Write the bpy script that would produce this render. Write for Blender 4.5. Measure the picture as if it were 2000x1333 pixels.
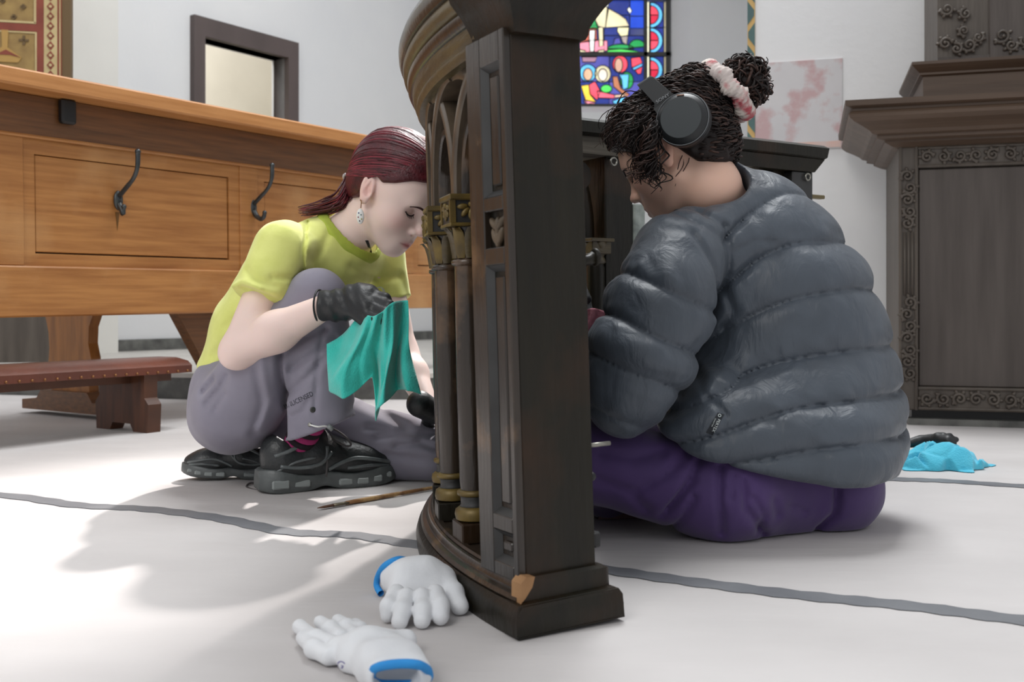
import bpy, bmesh, math, random
import numpy as np
from mathutils import Vector, Matrix, Euler
from mathutils.bvhtree import BVHTree

for o in list(bpy.data.objects): bpy.data.objects.remove(o)
scene = bpy.context.scene
COL = scene.collection
PI = math.pi
F = 2000.0      # focal length in pixels of the 2000x1333 frame
H = 0.40        # camera height
HY = 600.0      # horizon row

# ---------------------------------------------------------------- camera, world, lights
cam_d = bpy.data.cameras.new('camera'); cam = bpy.data.objects.new('camera', cam_d); COL.objects.link(cam)
cam.location = (0, 0, H); cam.rotation_euler = (PI/2, 0, 0)
cam_d.sensor_width = 36; cam_d.lens = 36; cam_d.shift_y = -(666.5-HY)/2000
cam_d.clip_start = 0.05
cam_d.dof.use_dof = True; cam_d.dof.focus_distance = 1.9; cam_d.dof.aperture_fstop = 7.0
scene.camera = cam

world = bpy.data.worlds.new('world'); scene.world = world; world.use_nodes = True
bg = world.node_tree.nodes['Background']
bg.inputs[0].default_value = (0.95, 0.97, 1.0, 1); bg.inputs[1].default_value = 0.48

def area(name, loc, target, sx, sy, power, color):
    d = bpy.data.lights.new(name, 'AREA'); d.shape = 'RECTANGLE'; d.size = sx; d.size_y = sy
    d.energy = power; d.color = color
    o = bpy.data.objects.new(name, d); COL.objects.link(o); o.location = loc
    o.rotation_euler = (Vector(target)-Vector(loc)).to_track_quat('-Z', 'Y').to_euler()
    return o
# added area lamps for assumed, unseen high windows: behind the camera to the left, and high above the choir
area('assumed_light_nave', (-2.6, -2.4, 4.6), (-0.6, 3.4, 0.6), 2.4, 2.8, 100, (1.0, 0.98, 0.95))
area('assumed_light_choir', (1.0, 4.1, 5.6), (0.0, 2.3, 0.2), 2.6, 2.6, 300, (0.97, 0.99, 1.0))
area('side_room_fill', tuple(Vector((-2.42, 6.73, 0))+Vector((0.59*0.8-0.808*0.5, 0.808*0.8+0.59*0.5, 3.2))), (-2.4, 8.6, 1.4), 0.8, 0.8, 26, (1.0, 0.98, 0.94))  # added fill lamp that brightens the side room; no window modelled there
sp_d = bpy.data.lights.new('added_sun_patch_spot', 'SPOT'); sp_d.energy = 2600; sp_d.color = (1.0, 0.94, 0.90)  # added spot lamp standing in for assumed sun; no window modelled around it
sp_d.spot_size = math.radians(11); sp_d.spot_blend = 0.7; sp_d.shadow_soft_size = 0.12
sp = bpy.data.objects.new('added_sun_patch_spot', sp_d); COL.objects.link(sp); sp.location = (0.9, 7.6, 5.6)
sp.rotation_euler = (Vector((-0.75, 2.0, 0))-Vector(sp.location)).to_track_quat('-Z', 'Y').to_euler()

vs = scene.view_settings
vs.view_transform = 'Standard'; vs.look = 'None'; vs.gamma = 1.0; vs.use_curve_mapping = False
vs.exposure = 0.33

# ---------------------------------------------------------------- helpers
def V(px, py, Y):
    """a point at depth Y seen at pixel (px, py) of the photograph"""
    return Vector(((px-1000)*Y/F, Y, H-(py-HY)*Y/F))
def G(px, py, z=0.0):
    """a point at height z seen at pixel (px, py)"""
    return V(px, py, F*(H-z)/(py-HY))

def srgb(r, g, b):
    f = lambda c: (c/255/12.92) if c/255 <= 0.04045 else ((c/255+0.055)/1.055)**2.4
    return (f(r), f(g), f(b), 1.0)

MATS = {}
def mat(name, c1, rough=0.6, c2=None, scale=8.0, stretch=(1, 1, 1), metal=0.0, bump=0.0, bscale=None, coat=0.0,
        sheen=0.0, detail=6.0, contrast=0.5, sss=0.0, emit=0.0, spec=0.5, c3=None, c3_scale=3.0, c3_amt=0.5, bstretch=None,
        attr=None, trans=0.0, distort=0.0):
    """procedural principled material: c1/c2 mixed by stretched noise, c3 as patches of wear, noise bump"""
    if name in MATS: return MATS[name]
    m = bpy.data.materials.new(name); m.use_nodes = True
    nt = m.node_tree; N = nt.nodes; L = nt.links
    b = N['Principled BSDF']
    b.inputs['Roughness'].default_value = rough; b.inputs['Metallic'].default_value = metal
    b.inputs['Coat Weight'].default_value = coat; b.inputs['Coat Roughness'].default_value = 0.2
    b.inputs['Sheen Weight'].default_value = sheen
    b.inputs['Specular IOR Level'].default_value = spec
    if trans: b.inputs['Transmission Weight'].default_value = trans
    if sss:
        b.inputs['Subsurface Weight'].default_value = sss
        b.inputs['Subsurface Radius'].default_value = (0.012, 0.004, 0.002); b.inputs['Subsurface Scale'].default_value = 1.0
    tc = N.new('ShaderNodeTexCoord')
    def noise(sc, st, det=detail, seed=0.0):
        mp = N.new('ShaderNodeMapping'); mp.inputs['Scale'].default_value = st; mp.inputs['Location'].default_value = (seed, seed*.7, seed*1.3)
        L.new(tc.outputs['Object'], mp.inputs['Vector'])
        n = N.new('ShaderNodeTexNoise'); n.inputs['Scale'].default_value = sc; n.inputs['Detail'].default_value = det
        n.inputs['Distortion'].default_value = distort
        L.new(mp.outputs[0], n.inputs['Vector']); return n
    col = None
    if c2 is not None:
        n = noise(scale, stretch)
        r = N.new('ShaderNodeValToRGB'); w = 0.5*(1-contrast)*0.6
        r.color_ramp.elements[0].position = 0.5-0.04-w; r.color_ramp.elements[1].position = 0.5+0.04+w
        r.color_ramp.elements[0].color = c1; r.color_ramp.elements[1].color = c2
        L.new(n.outputs['Fac'], r.inputs[0]); col = r.outputs[0]
    if attr:
        a = N.new('ShaderNodeVertexColor'); a.layer_name = attr
        if col is None: col = a.outputs['Color']
        else:
            mx = N.new('ShaderNodeMix'); mx.data_type = 'RGBA'; mx.blend_type = 'MULTIPLY'; mx.inputs[0].default_value = 1.0
            L.new(col, mx.inputs[6]); L.new(a.outputs['Color'], mx.inputs[7]); col = mx.outputs[2]
    if c3 is not None:
        n3 = noise(c3_scale, (1, 1, 1), 8.0, 3.7)
        r3 = N.new('ShaderNodeValToRGB'); r3.color_ramp.elements[0].position = 0.60-0.2*c3_amt; r3.color_ramp.elements[1].position = 0.72-0.2*c3_amt
        L.new(n3.outputs['Fac'], r3.inputs[0])
        mx = N.new('ShaderNodeMix'); mx.data_type = 'RGBA'; L.new(r3.outputs[0], mx.inputs[0])
        if col is None: mx.inputs[6].default_value = c1
        else: L.new(col, mx.inputs[6])
        mx.inputs[7].default_value = c3; col = mx.outputs[2]
    if col is None: b.inputs['Base Color'].default_value = c1
    else: L.new(col, b.inputs['Base Color'])
    if emit:
        b.inputs['Emission Strength'].default_value = emit
        if col is None: b.inputs['Emission Color'].default_value = c1
        else: L.new(col, b.inputs['Emission Color'])
    if bump:
        nb = noise(bscale or scale*3, bstretch or stretch, 8.0, 1.9)
        bp = N.new('ShaderNodeBump'); bp.inputs['Strength'].default_value = bump; bp.inputs['Distance'].default_value = 0.01
        L.new(nb.outputs['Fac'], bp.inputs['Height']); L.new(bp.outputs[0], b.inputs['Normal'])
    MATS[name] = m
    return m

class MB:
    """collects shapes, then links them as ONE mesh object"""
    def __init__(s, M=None): s.v = []; s.f = []; s.M = M
    def add(s, vs_, fs_):
        o = len(s.v)
        s.v += [tuple(s.M @ Vector(p)) if s.M is not None else tuple(p) for p in vs_]
        s.f += [tuple(i+o for i in f) for f in fs_]
        return s
    def box(s, lo, hi, M=None, ch=0.0):
        (x0, y0, z0), (x1, y1, z1) = lo, hi
        if ch > 0:
            c = min(ch, (x1-x0)/2.01, (y1-y0)/2.01, (z1-z0)/2.01)
            bm = bmesh.new(); bmesh.ops.create_cube(bm, size=1)
            for v in bm.verts: v.co = Vector(((x0+x1)/2+v.co.x*(x1-x0), (y0+y1)/2+v.co.y*(y1-y0), (z0+z1)/2+v.co.z*(z1-z0)))
            bmesh.ops.bevel(bm, geom=bm.edges[:]+bm.verts[:], offset=c, segments=1, affect='EDGES', profile=0.5)
            bm.verts.index_update()
            vv = [v.co.copy() for v in bm.verts]; ff = [[v.index for v in f.verts] for f in bm.faces]; bm.free()
        else:
            vv = [Vector(p) for p in ((x0,y0,z0),(x1,y0,z0),(x1,y1,z0),(x0,y1,z0),(x0,y0,z1),(x1,y0,z1),(x1,y1,z1),(x0,y1,z1))]
            ff = [(0,3,2,1),(4,5,6,7),(0,1,5,4),(1,2,6,5),(2,3,7,6),(3,0,4,7)]
        if M is not None: vv = [M @ p for p in vv]
        return s.add(vv, ff)
    def tube(s, pts, rad, n=8, caps=True, flat=1.0):
        pts = [Vector(p) for p in pts]
        if not hasattr(rad, '__len__'): rad = [rad]*len(pts)
        vv = []; ff = []; prev = None
        for i, p in enumerate(pts):
            t = (pts[min(i+1, len(pts)-1)]-pts[max(i-1, 0)])
            t = t.normalized() if t.length > 1e-9 else Vector((0, 0, 1))
            if prev is None:
                a = Vector((0, 0, 1)) if abs(t.z) < 0.9 else Vector((1, 0, 0))
                u = t.cross(a).normalized()
            else:
                u = prev-t*prev.dot(t); u = u.normalized() if u.length > 1e-6 else t.orthogonal().normalized()
            prev = u; w = t.cross(u)
            for k in range(n):
                a = 2*PI*k/n; vv.append(p+(u*math.cos(a)+w*math.sin(a)*flat)*rad[i])
        for i in range(len(pts)-1):
            for k in range(n):
                a = i*n+k; b = i*n+(k+1) % n; ff.append((a, b, b+n, a+n))
        if caps: ff.append(tuple(range(n-1, -1, -1))); ff.append(tuple(range((len(pts)-1)*n, len(pts)*n)))
        return s.add(vv, ff)
    def lathe(s, prof, M=None, n=16, a0=0.0, a1=2*PI):
        full = abs(a1-a0-2*PI) < 1e-6; m = n if full else n+1
        vv = []; ff = []
        for (r, z) in prof:
            for k in range(m):
                a = a0+(a1-a0)*k/n; vv.append(Vector((r*math.cos(a), r*math.sin(a), z)))
        for i in range(len(prof)-1):
            for k in range(n):
                a = i*m+k; b = i*m+(k+1) % m; ff.append((a, b, b+m, a+m))
        if full:
            if prof[0][0] > 1e-6: ff.append(tuple(range(m-1, -1, -1)))
            if prof[-1][0] > 1e-6: ff.append(tuple(range((len(prof)-1)*m, len(prof)*m)))
        if M is not None: vv = [M @ p for p in vv]
        return s.add(vv, ff)
    def prism(s, poly, t0, t1, M=None):
        """poly in local XZ, extruded in local Y from t0 to t1"""
        n = len(poly)
        vv = [Vector((x, t0, z)) for x, z in poly]+[Vector((x, t1, z)) for x, z in poly]
        ff = [tuple(range(n)), tuple(range(2*n-1, n-1, -1))]+[(i, i+n, (i+1) % n+n, (i+1) % n) for i in range(n)]
        if M is not None: vv = [M @ p for p in vv]
        return s.add(vv, ff)
    def sweep(s, rings, closed=True, caps=True):
        n = len(rings[0]); vv = [p for r in rings for p in r]; ff = []
        for i in range(len(rings)-1):
            for k in range(n if closed else n-1):
                a = i*n+k; b = i*n+(k+1) % n; ff.append((a, b, b+n, a+n))
        if caps and closed: ff.append(tuple(range(n-1, -1, -1))); ff.append(tuple(range((len(rings)-1)*n, len(rings)*n)))
        return s.add(vv, ff)
    def sphere(s, c, r, nu=12, nv=8, M=None):
        if not hasattr(r, '__len__'): r = (r, r, r)
        vv = [Vector((0, 0, -1))]; ff = []
        for j in range(1, nv):
            t = -PI/2+PI*j/nv
            for k in range(nu): vv.append(Vector((math.cos(t)*math.cos(2*PI*k/nu), math.cos(t)*math.sin(2*PI*k/nu), math.sin(t))))
        vv.append(Vector((0, 0, 1)))
        for k in range(nu):
            ff.append((0, 1+(k+1) % nu, 1+k)); ff.append((len(vv)-1, 1+(nv-2)*nu+k, 1+(nv-2)*nu+(k+1) % nu))
            for j in range(nv-2):
                a = 1+j*nu+k; b = 1+j*nu+(k+1) % nu; ff.append((a, b, b+nu, a+nu))
        vv = [Vector((p.x*r[0], p.y*r[1], p.z*r[2])) for p in vv]
        if M is not None: vv = [M @ p for p in vv]
        vv = [p+Vector(c) for p in vv]
        return s.add(vv, ff)
    def build(s, name, m, parent=None, smooth=False, angle=None, fix=True):
        me = bpy.data.meshes.new(name); me.from_pydata(s.v, [], s.f)
        if fix:
            bm = bmesh.new(); bm.from_mesh(me); bmesh.ops.recalc_face_normals(bm, faces=bm.faces[:]); bm.to_mesh(me); bm.free()
        me.update()
        me.materials.append(m)
        if smooth:
            me.polygons.foreach_set('use_smooth', [True]*len(me.polygons))
            if angle:
                me.set_sharp_from_angle(angle=math.radians(angle))
        return link(name, me, parent)

def link(name, me, parent=None):
    o = bpy.data.objects.new(name, me); COL.objects.link(o)
    if parent is not None: o.parent = parent
    return o
def empty(name, loc=(0, 0, 0), rz=0.0):
    o = bpy.data.objects.new(name, None); COL.objects.link(o); o.location = loc; o.rotation_euler = (0, 0, rz)
    o.empty_display_size = 0.05
    return o
def tag(o, label, cat, group=None):
    o['label'] = label; o['category'] = cat
    if group: o['group'] = group
    return o
def struct(o, label=None):
    o['kind'] = 'structure'
    if label: o['label'] = label
    return o
def spline(pts, n=8):
    """Catmull-Rom through pts"""
    P = [Vector(p) for p in pts]; out = []
    for i in range(len(P)-1):
        p0 = P[max(i-1, 0)]; p1 = P[i]; p2 = P[i+1]; p3 = P[min(i+2, len(P)-1)]
        for k in range(n):
            t = k/n
            out.append(0.5*((2*p1)+(p2-p0)*t+(2*p0-5*p1+4*p2-p3)*t*t+(3*p1-p0-3*p2+p3)*t**3))
    out.append(P[-1]); return out
def frame(origin, xdir):
    """matrix: local x along xdir (horizontal), local y to its left (away from the camera for xdir to the right), z up"""
    x = Vector((xdir[0], xdir[1], 0)).normalized(); y = Vector((-x.y, x.x, 0))
    return Matrix(((x.x, y.x, 0, origin[0]), (x.y, y.y, 0, origin[1]), (0, 0, 1, origin[2]), (0, 0, 0, 1)))
def set_frame(o, M): o.matrix_world = M

random.seed(7)
# ---------------------------------------------------------------- materials
M_plaster = mat('white_plaster', srgb(226, 226, 226), 0.85, srgb(218, 219, 221), 1.2, bump=0.08, bscale=40)
M_plaster2 = mat('warm_plaster', srgb(226, 220, 206), 0.85, srgb(216, 210, 196), 2.0, bump=0.08, bscale=40)
M_fleece = mat('cover_fleece', srgb(200, 196, 195), 0.75, srgb(187, 183, 182), 2.2, (1, 1.6, 1), bump=0.8, bscale=2.6, bstretch=(0.7, 2.6, 1), detail=4)
M_stone = mat('grey_stone', srgb(196, 192, 186), 0.5, srgb(180, 176, 170), 6)
M_marble = mat('dark_marble', srgb(70, 70, 68), 0.3, srgb(112, 112, 108), 14, detail=10)
M_doorwood = mat('grey_brown_paint', srgb(92, 80, 78), 0.6, srgb(80, 70, 68), 5, (1, 1, 0.2))
M_oak = mat('golden_oak', srgb(182, 126, 70), 0.42, srgb(152, 98, 50), 5, (0.8, 6, 14), bump=0.12, bscale=30, c3=srgb(190, 142, 92), c3_scale=1.7, c3_amt=0.35, detail=10)
M_oakd = mat('brown_oak', srgb(122, 80, 46), 0.42, srgb(92, 60, 34), 6, (0.8, 6, 14), bump=0.12, bscale=30, detail=10)
M_oaktop = mat('pale_oak_top', srgb(196, 138, 82), 0.5, srgb(174, 116, 62), 5, (0.8, 8, 16), bump=0.12, bscale=30, detail=10)
M_leather = mat('red_brown_leather', srgb(112, 58, 40), 0.4, srgb(78, 42, 32), 4, bump=0.1, bscale=60)
M_redwood = mat('red_brown_wood', srgb(96, 56, 34), 0.5, srgb(66, 38, 24), 6, (1, 8, 1))
M_brass = mat('aged_brass', srgb(140, 96, 60), 0.4, metal=0.7)
M_iron = mat('hook_iron', srgb(86, 90, 92), 0.38, srgb(60, 64, 66), 20, metal=0.75)
M_tape = mat('grey_tape', srgb(122, 124, 128), 0.5, srgb(106, 108, 113), 9, bump=0.1, bscale=50)
M_ebony = mat('ebonised_wood', srgb(31, 27, 16), 0.42, srgb(18, 15, 8), 5, (5, 5, 0.7), bump=0.2, bscale=26, bstretch=(4, 4, 0.6),
              c3=srgb(48, 32, 18), c3_scale=5, c3_amt=0.25, coat=0.05, detail=9, spec=0.3)
M_ebony2 = mat('worn_brown_wood', srgb(56, 47, 39), 0.27, srgb(36, 29, 23), 8, (5, 5, 0.6), bump=0.12, bscale=30,
               c3=srgb(98, 76, 56), c3_scale=9, c3_amt=0.2, coat=0.14, detail=9)
M_giltmould = mat('worn_gilt_moulding', srgb(90, 76, 44), 0.42, srgb(62, 53, 38), 7, (1, 1, 5), bump=0.2, bscale=30, coat=0.12)
M_gold = mat('old_gold_paint', srgb(118, 98, 46), 0.45, srgb(78, 64, 36), 30, metal=0.25)
M_bluegrey = mat('blue_grey_paint', srgb(54, 54, 54), 0.45, srgb(42, 41, 40), 20)
M_chip = mat('bare_chipped_wood', srgb(164, 124, 84), 0.7, srgb(138, 100, 64), 30)
M_cab = mat('dark_carved_oak', srgb(88, 80, 72), 0.5, srgb(70, 62, 55), 5, (5, 5, 0.5), bump=0.15, bscale=26, detail=9)
M_cabcor = mat('brown_cornice_wood', srgb(94, 76, 62), 0.48, srgb(74, 58, 46), 4, (0.5, 6, 6), bump=0.1, detail=9)
M_cabpan = mat('dark_panel_wood', srgb(82, 74, 69), 0.5, srgb(66, 58, 53), 4, (6, 6, 0.5), bump=0.12, bscale=24, detail=9)
M_black = mat('black_metal', srgb(24, 24, 25), 0.45)
M_steel = mat('dull_steel', srgb(150, 148, 140), 0.35, metal=0.9)

# ---------------------------------------------------------------- the setting
mb = MB(); mb.box((-9, -4, -0.05), (9, 14, 0.0)); struct(mb.build('floor', M_fleece), 'floor covered with pale protective fleece')
PZ = 0.114
front = [(-8, 6.1), (-2.34, 4.68), (-1.36, 4.43), (1.12, 4.43)]
mb = MB(); poly = front+[(3.0, 12), (-8, 12)]
n = len(poly); mb.add([(x, y, 0.001) for x, y in poly]+[(x, y, PZ-0.02) for x, y in poly], [tuple(range(n)), tuple(range(2*n-1, n-1, -1))]+[(i, (i+1) % n, (i+1) % n+n, i+n) for i in range(n)])
step = struct(mb.build('floor_step', M_marble), 'dark marble step of the choir platform')
mb = MB(); poly = [(x, y-0.02) for x, y in front]+[(3.0, 12), (-8, 12)]
mb.add([(x, y, PZ-0.02) for x, y in poly]+[(x, y, PZ) for x, y in poly], [tuple(range(n)), tuple(range(2*n-1, n-1, -1))]+[(i, (i+1) % n, (i+1) % n+n, i+n) for i in range(n)])
mb.build('tread', M_stone, step)

WD = Vector((0.73, 1, 0)).normalized()
WL = frame((-2.42, 6.73, 0), WD)           # left wall: local x along it, y behind it
D0, D1, DZ = 0.45, 1.20, 2.27              # door opening
mb = MB(WL)
mb.box((-8, 0, 0), (D0, 0.14, 6)); mb.box((D1, 0, 0), (4.12, 0.14, 6)); mb.box((D0, 0, DZ), (D1, 0.14, 6))
struct(mb.build('wall_left', M_plaster), 'white plastered side wall with a doorway')
mb = MB(WL); mb.box((-1.0, -0.16, PZ), (-0.29, -0.002, 6)); struct(mb.build('wall_pilaster', mat('pale_warm_plaster', srgb(224, 222, 216), 0.85, srgb(216, 214, 208), 2.0)), 'shallow plastered pilaster beside the painted panel')
mb = MB(WL); mb.box((-8, -0.03, PZ), (-1.0, -0.002, PZ+0.075)); mb.box((-0.29, -0.03, PZ), (D0-0.12, -0.002, PZ+0.075)); mb.box((D1+0.12, -0.03, PZ), (4.1, -0.002, PZ+0.075))
struct(mb.build('baseboard_left', M_marble))
dr = struct(empty('door_1'), 'grey-brown door frame around an open doorway')
mb = MB(WL); mb.box((D0-0.09, -0.05, PZ), (D0, 0.12, DZ+0.13)); mb.build('jamb', M_doorwood, dr)
mb = MB(WL); mb.box((D1, -0.05, PZ), (D1+0.10, 0.12, DZ+0.13)); mb.build('jamb', M_doorwood, dr)
mb = MB(WL); mb.box((D0, -0.05, DZ), (D1, 0.12, DZ+0.13)); mb.build('lintel', M_doorwood, dr)
mb = MB(WL); mb.box((-1.2, 1.6, 0.1), (3.0, 1.7, 3.4)); mb.box((-1.2, 0.15, 0.1), (-1.1, 1.6, 3.4)); mb.box((2.95, 0.15, 0.1), (3.05, 1.7, 3.4))
struct(mb.build('wall_side_room', M_plaster2), 'cream wall of the side room behind the doorway')

# back wall of the choir with the stained-glass window
WX0, WX1, WZ0, WZ1, WY = 0.45, 1.569, 2.43, 4.6, 10.04
mb = MB()
mb.box((-0.3, WY, 0), (WX0-0.15, WY+0.4, 6)); mb.box((WX1+0.19, WY, 0), (4, WY+0.4, 6))
mb.box((WX0-0.15, WY, 0), (WX1+0.19, WY+0.4, WZ0-0.12)); mb.box((WX0-0.15, WY, WZ1+0.15), (WX1+0.19, WY+0.4, 6))
y0, y1 = WY, WY+0.25
for (a, b) in (((WX0-0.15, WZ0-0.12, WX0, WZ0), (WX0-0.15, WZ1+0.15, WX0, WZ1)), ((WX1+0.19, WZ0-0.12, WX1, WZ0), (WX1+0.19, WZ1+0.15, WX1, WZ1)),
               ((WX0-0.15, WZ0-0.12, WX0, WZ0), (WX1+0.19, WZ0-0.12, WX1, WZ0)), ((WX0-0.15, WZ1+0.15, WX0, WZ1), (WX1+0.19, WZ1+0.15, WX1, WZ1))):
    mb.add([(a[0], y0, a[1]), (a[2], y1, a[3]), (b[2], y1, b[3]), (b[0], y0, b[1])], [(0, 1, 2, 3)])
mb.box((WX0-0.15, WY+0.4, 0), (WX1+0.19, WY+0.45, 6))
struct(mb.build('wall_back', M_plaster, fix=False), 'white back wall of the choir around the window niche')

# right wall
RD = Vector((3.5, -1, 0)).normalized()
RW = frame((0.98, 4.26, 0), RD)
mb = MB(RW); mb.box((0, 0, 0), (6.5, 0.35, 6)); struct(mb.build('wall_right', M_plaster), 'white wall on the right behind the dark altar')
mb = MB(frame((1.10, 4.60, 0), (1.36, 5.44))); mb.box((0, -0.3, 0), (5.6, 0, 6)); struct(mb.build('wall_choir_return', M_plaster))
tr = struct(empty('trim_1'), 'narrow painted strip on the wall edge, ochre with blue-green diamonds')
M_ochre = mat('ochre_paint', srgb(206, 172, 110), 0.8, srgb(186, 152, 96), 8)
M_teal = mat('blue_green_paint', srgb(90, 120, 116), 0.8, srgb(76, 100, 100), 10)
mb = MB(RW); mb.box((0, -0.008, 0), (0.03, 0, 6)); mb.build('strip', M_ochre, tr)
for k in range(14):
    z = 0.9+k*0.09; s_ = 1 if k % 2 else -1
    mb = MB(RW); c = 0.015
    mb.prism([(c+s_*0.015, z-0.05), (c+s_*0.015, z+0.05), (c-s_*0.012, z+0.012), (c-s_*0.012, z-0.012)], -0.0095, -0.0078); mb.build('diamond', M_teal, tr)

# uncovered piece of mural on the right wall
M_mural = mat('mural_plaster', srgb(205, 203, 204), 0.9, srgb(196, 194, 196), 5, c3=srgb(190, 162, 163), c3_scale=10, c3_amt=0.56, bump=0.1)
mur = tag(empty('mural_fragment', RW @ Vector((0.2, 0, 1.2))), 'square patch of faded pink mural uncovered on the white wall', 'mural')
mb = MB(); MI = Matrix.Translation(-mur.location) @ RW
mb.M = MI; mb.box((0.031, -0.006, 1.045), (0.375, -0.0005, 1.41)); mb.build('painted_plaster', M_mural, mur)
mb = MB(MI); mb.box((0.036, -0.0075, 1.05), (0.37, -0.0058, 1.075)); mb.build('salmon_band', mat('salmon_paint', srgb(214, 178, 166), 0.9, srgb(205, 190, 186), 14), mur)

# stained glass window
win = struct(empty('window_1', (0, 0, 0)), 'stained-glass window with an animal above seated figures')
GY = WY+0.235
M_lead = mat('window_lead', srgb(58, 58, 56), 0.6)
GL = {}
def glass(c, e=1.0):
    k = 'glass_%d_%d_%d' % c
    if k not in GL: GL[k] = mat(k, srgb(*c), 0.25, tuple(min(1, x*1.5+0.02) for x in srgb(*c)[:3])+(1,), 5, emit=0.75*e, contrast=0.2)
    return GL[k]
def wpt(px, py): return ((px-1000)*GY/F, H-(py-HY)*GY/F)
def pane(poly, c, t=0.0, e=1.0):
    mb = MB(); pts = [wpt(*p) for p in poly]; mb.prism(pts, GY-0.006-t, GY+0.004-t); mb.build('glass_pane', glass(c, e), win)
    ld = MB(); ring = [Vector((x, GY-0.007-t, z)) for x, z in pts]
    ld.tube(ring+[ring[0]], 0.0055, 4, caps=False); ld.build('lead_line', M_lead, win)
def ellp(cx, cy, rx, ry, n=14, a0=0, a1=360): return [(cx+rx*math.cos(math.radians(a0+(a1-a0)*k/n)), cy+ry*math.sin(math.radians(a0+(a1-a0)*k/n))) for k in range(n if a1-a0 >= 360 else n+1)]
BL, BL2, RED, LRED, GRN, LGRN, CRM, WHT, SKY, BRN, PNK, YEL, PUR = (22, 44, 130), (20, 70, 200), (190, 30, 60), (240, 70, 90), (20, 140, 70), (70, 190, 80), (206, 196, 160), (230, 232, 220), (90, 175, 225), (160, 100, 70), (226, 130, 150), (240, 190, 60), (70, 70, 150)
# upper field: blue ground
for (a, b, c, d, col) in ((1088, -60, 1180, 50, BL), (1180, -60, 1230, 30, BL), (1230, -60, 1258, 32, BL2), (1180, 30, 1230, 70, BL), (1230, 32, 1258, 56, BL2), (1088, 50, 1180, 105, BL), (1180, 70, 1258, 105, BL)):
    pane([(a, b), (c, b), (c, d), (a, d)], col, 0.0, 0.7)
pane([(1137, 25), (1155, 22), (1168, 55), (1166, 58), (1136, 56)], GRN, 0.004); pane([(1137, 55), (1165, 55), (1166, 80), (1132, 84)], (170, 80, 60), 0.004)
pane([(1131, 84), (1158, 78), (1186, 80), (1186, 100), (1132, 104)], PNK, 0.004)
pane([(1156, 5), (1174, 4), (1188, 18), (1182, 55), (1168, 52), (1158, 30)], CRM, 0.008); pane([(1176, 2), (1187, 0), (1188, 14), (1180, 12)], WHT, 0.01)
pane([(1186, 16), (1208, 28), (1222, 38), (1228, 52), (1182, 55)], CRM, 0.008)
pane([(1206, 54), (1228, 54), (1226, 70), (1212, 72), (1205, 62)], (225, 215, 170), 0.008); pane([(1212, 72), (1226, 71), (1224, 88), (1216, 84)], (150, 140, 135), 0.008)
pane([(1168, 54), (1178, 54), (1178, 90), (1170, 92)], CRM, 0.008); pane([(1150, 60), (1162, 60), (1160, 101), (1152, 101)], WHT, 0.008)
pane(ellp(1212, 96, 26, 9, 12, 180, 360), GRN, 0.006); pane(ellp(1244, 92, 16, 14, 12, 170, 360), GRN, 0.007); pane([(1186, 98), (1212, 96), (1240, 100), (1256, 104), (1186, 105)], LGRN, 0.009)
pane([(1224, 20), (1229, 14), (1234, 22), (1230, 28)], WHT, 0.01); pane([(1130, 97), (1144, 100), (1142, 104), (1132, 103)], CRM, 0.01); pane([(1168, 99), (1180, 98), (1178, 104), (1168, 104)], CRM, 0.01)
pane([(1200, 76), (1210, 74), (1213, 86), (1198, 88)], PUR, 0.006)
# lower field: figures
for (a, b, c, d, col) in ((1088, 110, 1190, 160, PUR), (1190, 110, 1258, 160, BL), (1088, 160, 1190, 204, BL), (1190, 160, 1258, 204, PUR)):
    pane([(a, b), (c, b), (c, d), (a, d)], col, 0.0, 0.6)
pane(ellp(1148, 143, 17, 17), SKY, 0.004); pane(ellp(1148, 146, 9, 12), (200, 160, 130), 0.008)
pane(ellp(1177, 145, 16, 17), CRM, 0.005); pane(ellp(1177, 147, 9, 12), (225, 205, 190), 0.009)
pane(ellp(1211, 126, 15, 17), LRED, 0.004); pane(ellp(1208, 128, 8, 14), (190, 150, 130), 0.008)
pane(ellp(1224, 158, 13, 17), GRN, 0.004); pane([(1208, 146), (1228, 146), (1226, 172), (1216, 176), (1214, 156)], SKY, 0.009)
pane([(1232, 114), (1250, 112), (1254, 124), (1234, 134)], LRED, 0.006); pane([(1234, 133), (1254, 124), (1254, 130), (1238, 138)], SKY, 0.007); pane([(1240, 138), (1254, 131), (1252, 144), (1246, 146)], LRED, 0.006)
pane([(1150, 166), (1162, 160), (1172, 178), (1166, 196), (1152, 184)], LRED, 0.007); pane([(1166, 178), (1200, 186), (1199, 193), (1168, 192)], (238, 90, 110), 0.009); pane([(1134, 168), (1150, 166), (1153, 186), (1164, 200), (1146, 204)], YEL, 0.006)
pane(ellp(1184, 174, 11, 8), LGRN, 0.008); pane([(1196, 150), (1206, 150), (1212, 172), (1230, 186), (1222, 190), (1198, 170)], BRN, 0.007); pane([(1200, 186), (1222, 184), (1220, 190), (1200, 192)], (200, 170, 150), 0.009)
pane([(1195, 198), (1218, 190), (1222, 200), (1200, 204)], SKY, 0.006); pane([(1140, 196), (1162, 200), (1160, 204), (1144, 204)], PNK, 0.008)
pane([(1136, 112), (1166, 112), (1162, 122), (1138, 122)], (150, 110, 130), 0.005)
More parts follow.
